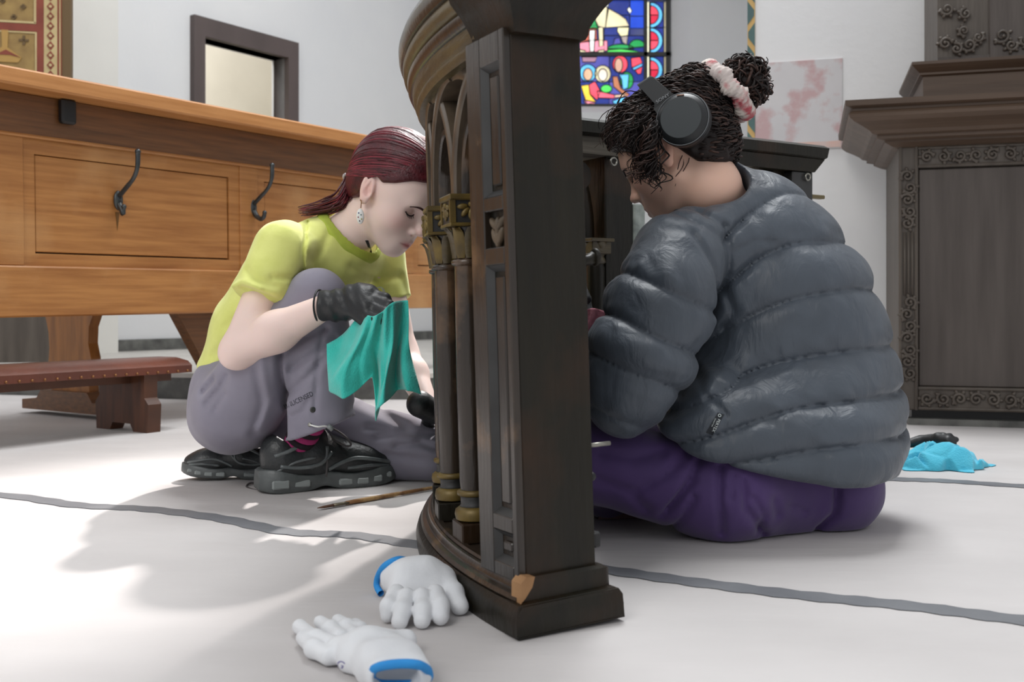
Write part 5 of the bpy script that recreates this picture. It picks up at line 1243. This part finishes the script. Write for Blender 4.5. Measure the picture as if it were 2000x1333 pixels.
def jacket_f(P):
    x, z = P[:, 0], P[:, 2]
    wT = z+(0.5+2.9*np.clip((z-0.14)/0.30, 0, 1))*np.maximum(0, 0.53-x)**2-0.06*(x-0.5)+0.008*vnoise(P, 9, 21)
    bT, cT = baffle(wT, seam_t)
    puck = vnoise(P*np.array([1, 1, 0.30], f32)+P[:, [2, 2, 2]]*np.array([0.5, 0, 0], f32), 38, 22)
    fade = np.clip((0.62-z)/0.05, 0, 1)
    dT = torso(P)-0.0185*bT*(0.35+0.65*fade)+0.010*fade+0.0040*puck*np.exp(-((cT-0.17)/0.13)**2)*fade+0.0022*vnoise(P, 16, 23)
    wS = z+0.45*x+0.008*vnoise(P, 10, 24)
    bS, cS = baffle(wS, seam_s)
    pk2 = vnoise(P*np.array([1, 1, 0.5], f32), 44, 25)
    dS = np.minimum(slv_c(P), 9)-0.0165*bS+0.008+0.0042*pk2*np.exp(-((cS-0.17)/0.13)**2)+0.0024*vnoise(P, 18, 26)
    dF = smin(fore(P), slv_far(P), 0.01)+0.004*vnoise(P, 22, 27)
    dS = smin(dS, dF, 0.02)
    for s_ in jst[:1]: dT = dT+s_(P)
    dT = smax(dT, (P-ph[0])@hn, 0.03)
    d = smin(dT, dS, 0.012)
    d = smin(d, collar_f(P), 0.018)
    for s_ in jst[1:]: d = d+s_(P)
    d = smax(d, -neck_hole(P), 0.008)
    return d
lo, hi = bounds([V(1140, 850, 1.65), V(1780, 900, 1.97), V(1480, 340, 1.97), V(1400, 500, 2.2), V(1500, 970, 1.64), V(1500, 900, 2.2), V(1250, 700, 1.60)], 0.04)
jk = sdf_obj('puffer_jacket', jacket_f, lo, hi, 0.0041, M_jack, W2, it=0, band=1.6)
bv_jk = bvh('puffer_jacket')
# sewn-in fabric label
mb = MB(T2); P = []
for a, b in ((1402, 806), (1415, 810), (1392, 851), (1379, 846)):
    p = V(a, b, 1.45); P.append(p)
n = 6; g = []
for i in range(n+1):
    for j in range(4):
        p = P[0].lerp(P[3], i/n).lerp(P[1].lerp(P[2], i/n), j/3); d = (p-Vector((0, 0, H))).normalized(); q = project(bv_jk, p, d, 0.0015); g.append(q if q is not None else p)
mb.add(g, [(i*4+j, i*4+j+1, (i+1)*4+j+1, (i+1)*4+j) for i in range(n) for j in range(3)]); lb = mb.build('fabric_label', mat('label_black', srgb(24, 30, 38), 0.6), jk, fix=False)
M_lettw = mat('label_white', srgb(214, 222, 222), 0.6)
text_on(bv_jk, 'PERTEX', (1402.5, 818), math.radians(-116), 8.5, 1.45, M_lettw, lb, T2, off=0.0022, cond=0.95)
text_on(bv_jk, 'QUANTUM', (1397, 817), math.radians(-116), 3.6, 1.45, M_lettw, lb, T2, off=0.0022)
c0 = V(1405.5, 812, 1.5); mb = MB(T2); ring = []
for k in range(15):
    p = V(1405.5+2.6*math.cos(2*PI*k/14), 812+2.6*math.sin(2*PI*k/14), 1.5); q = project(bv_jk, p, (p-Vector((0, 0, H))).normalized(), 0.0022); ring.append(q or p)
mb.tube(ring, 0.0006, 5, caps=False); mb.build('label_emblem', M_lettw, lb)

# --- trousers
leg2 = U([CHAIN([V(1600, 935, 1.90), V(1420, 960, 1.785), V(1160, 905, 1.79)], [0.105, 0.086, 0.070], 0.04), ELL(V(1602, 935, 1.94), (0.100, 0.17, 0.102)), CHAIN([V(1580, 930, 2.08), V(1420, 915, 2.20), V(1220, 880, 2.2)], [0.1, 0.09, 0.065], 0.04),
          CHAIN([V(1150, 900, 1.82), V(1180, 950, 1.95), V(1290, 955, 2.05)], [0.062, 0.055, 0.05], 0.03)], 0.035)
pf = [stroke([V(a, b, 1.76) for a, b in st_], w, d) for st_, w, d in (
    ([(1360, 890), (1330, 940), (1300, 985)], 0.006, 0.007), ([(1345, 870), (1300, 915), (1240, 950)], 0.008, 0.005), ([(1395, 905), (1390, 960), (1400, 1030)], 0.006, 0.007), ([(1435, 930), (1440, 980), (1490, 1040)], 0.007, 0.007), ([(1455, 960), (1480, 1000), (1475, 1030)], 0.006, 0.005), ([(1500, 970), (1510, 1000)], 0.008, 0.005), ([(1420, 920), (1412, 960)], 0.006, 0.005),
    ([(1290, 1000), (1320, 960), (1345, 930)], 0.006, 0.005), ([(1170, 880), (1230, 890), (1290, 880)], 0.009, 0.004), ([(1160, 930), (1220, 950), (1260, 990)], 0.009, 0.004), ([(1640, 960), (1640, 1010), (1615, 1045)], 0.007, 0.010), ([(1540, 985), (1570, 1000)], 0.007, 0.004), ([(1310, 1040), (1330, 1000), (1345, 960)], 0.006, 0.006))]
def trous2(P):
    d = leg2(P)+0.003*vnoise(P, 11, 31)+0.0012*vnoise(P, 28, 32)
    for s_ in pf: d = d+1.4*s_(P)
    return np.maximum(d, 0.002-P[:, 2])
lo, hi = bounds([V(1130, 900, 1.75), V(1730, 950, 2.2), V(1200, 830, 2.2), V(1450, 1050, 1.7)], 0.04); lo[2] = -0.01
tp2 = sdf_obj('trousers', trous2, lo, hi, 0.0048, M_purp, W2, it=1)
mb = MB(T2); mb.tube(spline([V(1440, 936, 1.705), V(1434, 960, 1.70), V(1436, 985, 1.702), V(1441, 962, 1.70), V(1442, 936, 1.705)], 5), 0.0016, 6); mb.build('zip_pull', M_black, tp2, smooth=True)
SH3 = frame(tuple(G(1252, 1008)), (-1, -0.12)) @ Matrix.Scale(0.85, 4); SH3 = Matrix.Translation((0, 0.02, 0.001)) @ SH3
sh3 = make_shoe(SH3, W2, T2, laces=False)
mb = MB(T2 @ SH3); mb.prism([(0.0, 0.001), (0.11, 0.001), (0.10, 0.022), (0.0, 0.026)], 0.04, 0.062); mb.build('maroon_heel', mat('maroon_rubber', srgb(74, 42, 46), 0.6), sh3)

# --- gloved hand with a pink cloth, half hidden by the rail
gh = wr2; hd = Vector((-0.35, 0.35, 0.75)).normalized(); hs = hd.cross(Vector((0, 1, 0))).normalized(); hu = hs.cross(hd); hp = lambda x, y, z: gh+hd*x+hs*y+hu*z
gl3 = U([CAP(hp(-0.01, 0, 0), hp(0.02, 0, 0), 0.030, 0.027), U([CAP(hp(0.02, -0.015, 0), hp(0.075, -0.022, 0), 0.019, 0.015), CAP(hp(0.02, 0.012, 0), hp(0.075, 0.024, 0), 0.019, 0.014)], 0.02)]+
        [finger([hp(0.075, y, 0), hp(0.075+0.026*l, y*1.1, -0.016), hp(0.075+0.02*l, y*1.15, -0.042), hp(0.062, y*1.1, -0.05)], 0.0115, 0.0098) for y, l in ((-0.027, 0.95), (-0.009, 1.05), (0.010, 1.0), (0.028, 0.8))]+
        [finger([hp(0.02, 0.024, -0.01), hp(0.045, 0.036, -0.03), hp(0.062, 0.02, -0.048)], 0.014, 0.011)], 0.006)
lo, hi = bounds([hp(-0.05, 0, 0), hp(0.14, 0.04, -0.06), hp(0.14, -0.06, 0.02)], 0.04)
sdf_obj('glove', gl3, lo, hi, 0.003, M_nitrile, W2, it=1)
M_pinkc = mat('dusty_pink_cloth', srgb(206, 138, 150), 0.9, srgb(188, 118, 132), 25, bump=0.3, bscale=200)
mb = MB(); NU, NV = 24, 16; tl_ = [V(1136, 606, 1.935), V(1162, 603, 1.925), V(1188, 612, 1.94)]; bl_ = [V(1120, 650, 1.93), V(1150, 668, 1.915), V(1186, 690, 1.93)]
tl_ = spline(tl_, 6); bl_ = spline(bl_, 6); vv = []
for j in range(NV+1):
    for i in range(NU+1):
        p = lerp_list(tl_, i/NU).lerp(lerp_list(bl_, i/NU), j/NV); vv.append(p+Vector((0, 0.006*math.sin(i*0.9+j*0.3)*(0.3+j/NV), 0)))
mb.add(vv, [(j*(NU+1)+i, j*(NU+1)+i+1, (j+1)*(NU+1)+i+1, (j+1)*(NU+1)+i) for j in range(NV) for i in range(NU)]); pc = mb.build('polishing_cloth', M_pinkc, None, smooth=True, fix=False)
pc.modifiers.new('thick', 'SOLIDIFY').thickness = 0.002
tag(pc, 'small pink polishing cloth in the hand of the woman with headphones', 'cloth')

# --- curly hair
Mi2 = np.array(HM2.inverted(), dtype=f32)
capc = U([ELL((-0.014, 0, 0.044), (0.114, 0.090, 0.098)), ELL((0.030, 0, 0.045), (0.080, 0.078, 0.084)), ELL((-0.062, 0, -0.012), (0.056, 0.066, 0.062)), ELL(HM2.inverted() @ V(1362, 178, 1.93), (0.052, 0.066, 0.042))], 0.03)
def region2(Q):
    line = np.interp(Q[:, 0], [-0.12, -0.08, -0.045, -0.026, -0.012, 0.01, 0.03, 0.06, 0.085, 0.11], [-0.070, -0.068, -0.045, -0.005, 0.030, 0.016, 0.016, 0.036, 0.060, 0.075]); return line-Q[:, 2]
def hair2_f(P):
    Q = P@Mi2[:3, :3].T+Mi2[:3, 3]
    d = capc(Q)+0.004*vnoise(Q, 38, 41)+0.0025*vnoise(Q, 80, 42)
    return smax(d, region2(Q), 0.012)*S2
lo, hi = bounds([hl(HM2, p) for p in ((0.13, 0.11, 0.15), (-0.14, -0.11, -0.09), (0.13, -0.11, 0.15), (-0.14, 0.11, -0.09), (-0.14, 0, 0.15), (0.1, 0, 0))], 0.02)
hair2 = sdf_obj('hair', hair2_f, lo, hi, 0.0036, M_curl, W2, it=0)
rnd = random.Random(11)
bun = V(1452, 162, 1.93); bl = HM2.inverted() @ bun
def helix(path, hr, turns, tube_r, mb, ph=0.0, n=None):
    path = spline(path, 8); m = len(path); n = n or max(14, int(turns*9)); pts = []; prev = None
    for k in range(n+1):
        x = k/n*(m-1); i = min(int(x), m-2); p = path[i].lerp(path[i+1], x-i); t = (path[i+1]-path[i]).normalized()
        u = (t.orthogonal().normalized() if prev is None else (prev-t*prev.dot(t)).normalized()); prev = u; w = t.cross(u)
        a = ph+2*PI*turns*k/n; r = hr*min(1, 0.3+3*k/n)
        pts.append(p+(u*math.cos(a)+w*math.sin(a))*r)
    mb.tube(pts, [tube_r*(1-0.6*(k/n)**3) for k in range(n+1)], 5)
hmb = [MB(T2), MB(T2)]
for k in range(760):
    # roots all over the hair-bearing scalp, curls swept back towards the bun
    while True:
        d = Vector((rnd.gauss(0, 1), rnd.gauss(0, 1), rnd.gauss(0, 1))).normalized()
        p = cap_pt(Vector((-0.005, 0, 0.03))+d*0.1, capc, 0.0)
        if float(region2(np.array([tuple(p)], f32))[0]) < -0.002 and (p.y > -0.05): break
    q = p.lerp(bl, rnd.uniform(0.25, 0.5)); path = [p, cap_pt(p.lerp(q, 0.5), capc, 0.001), cap_pt(q, capc, 0.0)]
    helix([hl(HM2, x) for x in path], rnd.uniform(0.004, 0.010), rnd.uniform(1.4, 3.0), rnd.uniform(0.0010, 0.0022), hmb[k % 3 == 0], rnd.uniform(0, 6))
hs_ = hmb[0].build('curls', M_curl, hair2, smooth=True); hmb[1].build('curls', M_curl2, hair2, smooth=True)
# loose fringe curls at the forehead and temple
hmb = [MB(T2), MB(T2)]
fr_ = [((1262, 190), (1228, 212), (1200, 245), (1205, 285)), ((1270, 185), (1240, 200), (1212, 222), (1192, 262)), ((1280, 190), (1250, 215), (1228, 240), (1212, 272)), ((1255, 200), (1228, 205), (1202, 232), (1186, 282)),
       ((1265, 230), (1252, 265), (1258, 300), (1240, 335)), ((1275, 240), (1262, 280), (1262, 315), (1248, 350)), ((1268, 245), (1262, 285), (1250, 320), (1237, 345)), ((1285, 250), (1276, 300), (1282, 335), (1285, 362)), ((1282, 245), (1270, 290), (1268, 320), (1278, 350)),
       ((1250, 215), (1225, 240), (1215, 262), (1222, 285)), ((1258, 225), (1238, 250), (1232, 280), (1240, 300)), ((1262, 210), (1235, 232), (1210, 262), (1206, 296))]
for k in range(190):
    b = fr_[k % len(fr_)]; Yc = 1.90-0.055*rnd.random()+(0.05 if k % len(fr_) < 4 else -0.035)
    jx, jy = rnd.gauss(0, 7), rnd.gauss(0, 6)
    helix([V(x+jx+rnd.gauss(0, 2), y+jy+rnd.gauss(0, 2), Yc) for x, y in b], rnd.uniform(0.004, 0.012), rnd.uniform(1.3, 2.8), rnd.uniform(0.0007, 0.0018), hmb[k % 3 == 0], rnd.uniform(0, 6))
for k in range(10):   # wisps at the nape
    x0 = rnd.uniform(1330, 1440); helix([V(x0, 300+rnd.uniform(0, 20), 1.865+rnd.uniform(0, 0.03)), V(x0-8, 335, 1.87), V(x0-18, 362+rnd.uniform(-10, 12), 1.875)], 0.003, 0.8, 0.0008, hmb[0], rnd.uniform(0, 6))
fr2 = hmb[0].build('fringe_curls', M_curl, W2, smooth=True); hmb[1].build('fringe_curls', M_curl2, fr2, smooth=True)
# bun
hmb = [MB(T2), MB(T2)]; hmb[0].sphere(bun, (0.040, 0.042, 0.040), 20, 14); hmb[0].tube([hl(HM2, (-0.085, 0.0, 0.095)), bun], [0.045, 0.036], 14)
for k in range(300):
    d = Vector((rnd.gauss(0, 1), rnd.gauss(0, 1), rnd.gauss(0, 1))).normalized(); t = d.orthogonal().normalized(); t = (t*math.cos(k)+d.cross(t)*math.sin(k))
    a = bun+d*rnd.uniform(0.036, 0.044); b = bun+(d+t*0.5).normalized()*0.048; c = bun+(d+t*1.0).normalized()*rnd.uniform(0.040, 0.054)
    helix([a, b, c], rnd.uniform(0.004, 0.010), rnd.uniform(0.7, 1.4), rnd.uniform(0.0012, 0.0030), hmb[k % 3 == 0], rnd.uniform(0, 6))
for k in range(16):   # ringlets falling to the right
    helix([V(1475+rnd.gauss(0, 8), 135+rnd.gauss(0, 14), 1.93), V(1492+rnd.gauss(0, 4), 150+rnd.gauss(0, 14), 1.92), V(1490+rnd.gauss(0, 6), 180+rnd.gauss(0, 10), 1.92)], 0.006, 1.8, 0.0022, hmb[k % 2], rnd.uniform(0, 6))
bn = hmb[0].build('hair_bun', M_curl, W2, smooth=True); hmb[1].build('bun_curls', M_curl2, bn, smooth=True)
# scrunchie
M_scr = mat('floral_cotton', srgb(226, 216, 206), 0.9, srgb(204, 192, 188), 14, c3=srgb(180, 84, 92), c3_scale=26, c3_amt=0.5, bump=0.3, bscale=60)
sc_c = V(1418, 178, 1.918); sa_ = (bun-hl(HM2, (-0.01, 0, 0.03))).normalized(); su = sa_.cross(Vector((0, 1, 0))).normalized(); sw = sa_.cross(su)
mb = MB(T2); rings = []
for k in range(193):
    a = 2*PI*k/192; d = su*math.cos(a)+sw*math.sin(a); c = sc_c+d*0.055; ring = []
    for j in range(12):
        b = 2*PI*j/12; r = 0.0165*(1+0.10*math.sin(a*13+1.3*math.sin(b+a*3))+0.09*math.sin(a*41+b*2)+0.05*math.sin(a*67-b*3)); ring.append(c+(d*math.cos(b)*0.85+sa_*math.sin(b))*r+sa_*0.003*math.sin(a*7))
    rings.append(ring)
mb.sweep(rings, caps=False); mb.build('scrunchie', M_scr, W2, smooth=True)

# --- headphones
hpn = tag(empty('headphones', hl(HM2, (-0.06, 0.10, 0.03))), 'black over-ear headphones worn over the curly hair', 'headphones')
TH = Matrix.Translation(-hpn.location)
def cupm(sy):
    c = hl(HM2, (-0.066, sy*0.093, 0.022)); ax = (HM2.to_3x3() @ Vector((-0.10, sy*1.0, 0.06))).normalized()
    return Matrix.Translation(c) @ ax.to_track_quat('Z', 'Y').to_matrix().to_4x4()
for sy in (1, -1):
    Mx = TH @ cupm(sy); mb = MB(Mx); mb.lathe([(0.030, -0.012), (0.046, -0.010), (0.048, -0.002), (0.046, 0.004), (0.038, 0.006)], n=32); cu_ = mb.build('ear_cushion', mat('black_leatherette', srgb(22, 22, 23), 0.5), hpn, smooth=True)
    mb = MB(Mx); mb.lathe([(0.044, 0.003), (0.0485, 0.006), (0.049, 0.012), (0.047, 0.020), (0.044, 0.024), (0.0385, 0.029), (0.037, 0.030)], n=40); cp_ = mb.build('ear_cup', M_hp, hpn, smooth=True, angle=40)
    mb = MB(Mx); mb.lathe([(0.0, 0.0302), (0.0368, 0.0302), (0.0372, 0.029)], n=40); mb.build('cup_cover', M_hpd, cp_, smooth=True, angle=40)
    mb = MB(Mx); mb.tube([Vector((0.0475*math.cos(2*PI*k/40), 0.0475*math.sin(2*PI*k/40), 0.020)) for k in range(41)], 0.0008, 5, caps=False); mb.build('rim_line', mat('grey_line', srgb(110, 114, 118), 0.4), cp_, smooth=True)
    # yoke from the top of the cup to the band
    top_l = Vector((-0.036, sy*0.095, 0.128)); mid_l = Vector((-0.053, sy*0.106, 0.078)); low_l = Vector((-0.062, sy*0.109, 0.050))
    mb = MB(TH); rings = []
    for p, w in ((low_l, 0.030), (mid_l+Vector((0, 0, -0.008)), 0.024), (mid_l, 0.018), (top_l, 0.0155)):
        c = hl(HM2, p); fx = HM2.to_3x3() @ Vector((1, 0, 0)); fy = HM2.to_3x3() @ Vector((0, sy, 0))
        rings.append([c+fx*w+fy*0.003, c-fx*w+fy*0.003, c-fx*w-fy*0.003, c+fx*w-fy*0.003])
    mb.sweep(rings); yk = mb.build('yoke', M_hp, hpn)
    if sy == 1:
        cu = bpy.data.curves.new('t', 'FONT'); cu.body = 'SONY'; cu.size = 0.0085; cu.align_x = 'CENTER'
        ob = bpy.data.objects.new('t', cu); COL.objects.link(ob); me = bpy.data.meshes.new_from_object(ob.evaluated_get(bpy.context.evaluated_depsgraph_get())); bpy.data.objects.remove(ob)
        nl = Vector((0, 1, 0)); mb = MB(TH); mb.add([hl(HM2, mid_l+Vector((-v.co.x*1.25, 0.0046, v.co.y-0.003))) for v in me.vertices], [tuple(p.vertices) for p in me.polygons]); mb.build('lettering', mat('grey_print', srgb(150, 154, 158), 0.5), yk, fix=False)
        mb = MB(Mx); mb.box((-0.009, 0.0405, 0.0265), (0.004, 0.0425, 0.0285)); mb.build('sensor_slot', mat('copper_line', srgb(150, 110, 90), 0.4), cp_)
mb = MB(TH); rings = []
for k in range(25):
    a = PI*k/24; yy = 0.095*math.cos(a); zz = 0.124+0.020*math.sin(a)**0.8 if 0 < k < 24 else 0.118
    c = Vector((-0.036+0.01*math.sin(a), yy, zz)); nrm2 = Vector((0, math.cos(a), 0.55*math.sin(a)+0.02)).normalized(); w = 0.0150
    rings.append([hl(HM2, c+Vector((sx*w, 0, 0))+nrm2*t) for sx, t in ((-1, -0.004), (1, -0.004), (1, 0.004), (-1, 0.004))])
mb.sweep(rings); mb.build('headband', M_hp, hpn, smooth=True, angle=40)
# ---------------------------------------------------------------- small things on the floor
M_wglove = mat('white_nylon', srgb(228, 230, 233), 0.75, srgb(218, 220, 224), 16, bump=0.15, bscale=60, sheen=0.3)
M_bluehem = mat('blue_hem', srgb(50, 150, 222), 0.8, srgb(40, 138, 210), 40, bump=0.2, bscale=200)
def floor_glove(M, spec, palm, hem, res, lab, curl=0.0, hollow=None, mark=None):
    """spec: list of finger polylines (local), palm: list of (pts, radii); flattened onto the floor"""
    g = tag(empty('work_glove', M.translation), lab, 'glove', 'white work gloves with blue hems'); T = Matrix.Translation(-M.translation)
    Mi = np.array(M.inverted(), dtype=f32)
    fs = [CHAIN([Vector(p) for p in pts], rad, 0.008) for pts, rad in spec]
    base = U([CHAIN([Vector(p) for p in pts], rad, 0.02) for pts, rad in palm], 0.022)
    fg = fs[0]
    def f(P):
        Q = P@Mi[:3, :3].T+Mi[:3, 3]
        d = base(Q)
        e_ = None
        for h in fs:
            v = h(Q); e_ = v if e_ is None else smin(e_, v, 0.002)
        d = smin(d, e_, 0.006)+0.0015*vnoise(Q, 36, 51)
        if hollow is not None: d = smax(d, -hollow(Q), 0.004)
        return np.maximum(d, 0.001-P[:, 2])
    allp = [M @ Vector(p) for pts, _ in spec+palm for p in pts]
    lo, hi = bounds(allp, 0.05); lo[2] = -0.008
    gb = sdf_obj('glove_body', f, lo, hi, res, M_wglove, g, it=1)
    mb = MB(T); pts = [M @ Vector(p) for p in spline([Vector(p) for p in hem], 6)]; mb.tube(pts, 0.0048, 8, caps=False); mb.build('blue_hem', M_bluehem, g, smooth=True)
    return g, gb
# upper glove: seen from its fingertips, cuff away to the left
O = G(800, 1160); GM = frame(tuple(O), (1, 0.0))
def gp(px, py, z): p = G(px, py, z)-O; return (p.x, p.y, p.z)
spec = [([gp(774, 1160, 0.028), gp(760, 1186, 0.020), gp(757, 1203, 0.010)], [0.012, 0.0105, 0.0095]),
        ([gp(794, 1166, 0.028), gp(787, 1192, 0.019), gp(780, 1214, 0.010)], [0.0115, 0.0105, 0.0100]),
        ([gp(824, 1166, 0.028), gp(826, 1192, 0.019), gp(825, 1212, 0.011)], [0.0115, 0.011, 0.0105]),
        ([gp(850, 1160, 0.028), gp(858, 1186, 0.020), gp(861, 1206, 0.0115)], [0.012, 0.0115, 0.011]),
        ([gp(866, 1128, 0.030), gp(886, 1158, 0.022), gp(898, 1184, 0.012)], [0.0135, 0.0125, 0.0115])]
palm = [([gp(776, 1128, 0.026), gp(800, 1132, 0.030), gp(835, 1130, 0.030), gp(862, 1134, 0.028)], [0.024, 0.024, 0.024, 0.018]), ([gp(782, 1158, 0.020), gp(852, 1158, 0.020)], [0.015, 0.015])]
hem = [gp(744, 1160, 0.005), gp(736, 1145, 0.012), gp(739, 1126, 0.026), gp(752, 1106, 0.044), gp(775, 1094, 0.053), gp(792, 1095, 0.050)]
floor_glove(GM, spec, palm, hem, 0.0026, 'white work glove with blue hem leaning against the foot of the rail, fingers forward')
# lower glove: cuff open to the viewer
O = G(720, 1290); GM = frame(tuple(O), (1, 0.0))
spec = [([gp(660, 1266, 0.012), gp(615, 1250, 0.012), gp(586, 1224, 0.010)], [0.012, 0.0105, 0.0085]), ([gp(665, 1250, 0.012), gp(645, 1232, 0.012), gp(625, 1215, 0.010)], [0.0115, 0.010, 0.0088]), ([gp(690, 1245, 0.012), gp(678, 1228, 0.012), gp(660, 1212, 0.010)], [0.0115, 0.010, 0.0088]),
        ([gp(640, 1282, 0.012), gp(612, 1268, 0.012), gp(592, 1246, 0.010)], [0.0115, 0.010, 0.0085]), ([gp(715, 1258, 0.012), gp(702, 1232, 0.012), gp(694, 1222, 0.010)], [0.011, 0.0095, 0.0085])]
palm = [([gp(665, 1270, 0.014), gp(720, 1268, 0.017), gp(770, 1272, 0.018)], [0.016, 0.018, 0.018]), ([gp(690, 1286, 0.015), gp(740, 1298, 0.018), gp(778, 1302, 0.018)], [0.016, 0.019, 0.019]), ([gp(720, 1264, 0.016), gp(790, 1254, 0.014)], [0.016, 0.015])]
hc_ = Vector(gp(780, 1322, 0.020))
hol = CAP(Vector(gp(783, 1360, 0.022)), Vector(gp(772, 1300, 0.020)), 0.019, 0.012)
holw = U([CAP(Vector(gp(760, 1365, 0.021)), Vector(gp(752, 1306, 0.020)), 0.016, 0.012), CAP(Vector(gp(805, 1365, 0.021)), Vector(gp(790, 1306, 0.020)), 0.016, 0.012)], 0.02)
palm += [([gp(748, 1300, 0.019), gp(750, 1320, 0.020)], [0.019, 0.020]), ([gp(786, 1290, 0.019), gp(808, 1316, 0.020)], [0.019, 0.019])]
hem = [gp(724, 1324, 0.014), gp(733, 1306, 0.032), gp(772, 1298, 0.042), gp(815, 1299, 0.040), gp(835, 1310, 0.026), gp(836, 1326, 0.012), gp(818, 1336, 0.006), gp(775, 1338, 0.005), gp(738, 1336, 0.006), gp(724, 1324, 0.014)]
g2, gb2 = floor_glove(GM, spec, palm, hem, 0.0026, 'white work glove lying flat nearest the viewer, open blue cuff towards us', hollow=holw)
bvg = bvh('glove_body'); text_on(bvg, 'G', (655, 1301), math.radians(-28), 20, 1.0, mat('violet_print', srgb(110, 100, 160), 0.8), gb2, Matrix.Translation(-g2.location), off=0.0008, cond=1.1)

# paint brush on the floor
br = tag(empty('paint_brush', G(730, 975)), 'slim wooden paint brush lying on the floor beside the black sneaker', 'brush'); TB = Matrix.Translation(-br.location)
a = G(620, 993, 0.005); b = G(852, 952, 0.006)
def along(t, z=0.0): p = a.lerp(b, t); return Vector((p.x, p.y, p.z+z))
mb = MB(TB); mb.tube([along(0.22), along(0.35), along(0.6), along(1.0), along(1.15)], [0.0042, 0.005, 0.0046, 0.0036, 0.003], 8); mb.build('handle', mat('stained_brush_wood', srgb(150, 108, 62), 0.5, srgb(92, 58, 36), 22, c3=srgb(186, 150, 100), c3_scale=20), br, smooth=True)
mb = MB(TB); mb.tube([along(0.12), along(0.2), along(0.24)], [0.0052, 0.005, 0.0045], 8, flat=0.7); mb.build('ferrule', mat('dull_ferrule', srgb(120, 112, 96), 0.4, metal=0.7), br, smooth=True)
mb = MB(TB); mb.tube([along(0.0), along(0.05), along(0.13)], [0.0012, 0.0045, 0.005], 8, flat=0.6); mb.build('bristles', mat('brush_bristle', srgb(96, 66, 48), 0.8, bump=0.3, bscale=200), br, smooth=True)

# turquoise cloth heap at the right
M_turq = mat('turquoise_cloth', srgb(84, 196, 222), 0.9, srgb(66, 182, 212), 18, bump=0.3, bscale=250, sheen=0.3)
C0 = G(1832, 912); Mi_ = None
def heap(P):
    q = P-A3(C0); x, y, z = q[:, 0], q[:, 1], P[:, 2]
    r = np.sqrt((x/0.125)**2+(y/0.085)**2)
    h = 0.042*np.clip(1-r**2.2, 0, 1)**0.6*(1+0.5*vnoise(np.stack([x, y, z*0], 1), 17, 61))+0.026*(1-np.abs(vnoise(np.stack([x*1.0+y*0.4, y*1.5, z*0], 1), 22, 62))*1.6)*np.clip(1.15-r, 0, 1)
    n1 = vnoise(np.stack([x+0.5*y, y*1.3-0.3*x, z*0], 1), 15, 64); n2 = vnoise(np.stack([x*0.8-y, y+0.6*x, z*0], 1), 24, 65)
    h = h*(0.98-0.58*np.exp(-(n1/0.16)**2))-0.010*np.exp(-(n2/0.14)**2)*np.clip(1.1-r, 0, 1)
    ang = np.arctan2(y, x); edge = 1+0.16*np.sin(ang*5+1)+0.10*np.sin(ang*9)
    return np.maximum.reduce([(z-h-0.003)*0.6, (r-edge)*0.07, 0.0008-z])
lo, hi = C0+Vector((-0.2, -0.16, 0)), C0+Vector((0.2, 0.16, 0.12)); lo.z = -0.008
ch_ = sdf_obj('cloth_heap', heap, lo, hi, 0.0032, M_turq, None, it=1, band=1.8)
tag(ch_, 'crumpled turquoise cloth on the floor at the right of the puffer jacket', 'cloth')
# black glove half under the turquoise cloth
K = G(1790, 898)
kg = U([CAP(V(1760, 870, 2.62), V(1800, 862, 2.62), 0.010, 0.014), CAP(V(1800, 862, 2.62), V(1836, 860, 2.58), 0.014, 0.018), CAP(V(1836, 860, 2.58), V(1852, 863, 2.55), 0.018, 0.016)]+[CAP(V(1842, 862, 2.57), V(x, y-5, yy-0.02), 0.010, 0.008) for x, y, yy in ((1829, 857, 2.60), (1842, 855, 2.59), (1855, 857, 2.58), (1867, 864, 2.57), (1862, 872, 2.56))], 0.006)
bgl = sdf_obj('black_glove', lambda P: kg(P)+0.002*vnoise(P, 50, 63), *bounds([V(1760, 880, 2.66), V(1870, 850, 2.54)], 0.04), 0.003, M_nitrile, None, it=1)
tag(bgl, 'crumpled black nitrile glove on top of the turquoise cloth', 'glove')
# rust stain below the middle coat hook
mb = MB(); mb.prism([(0.458, 0.700), (0.474, 0.700), (0.469, 0.665), (0.465, 0.640), (0.462, 0.665)], R0+0.0088, R0+0.0094); mb.build('rust_stain', mat('rust', srgb(104, 70, 28), 0.8), desk)
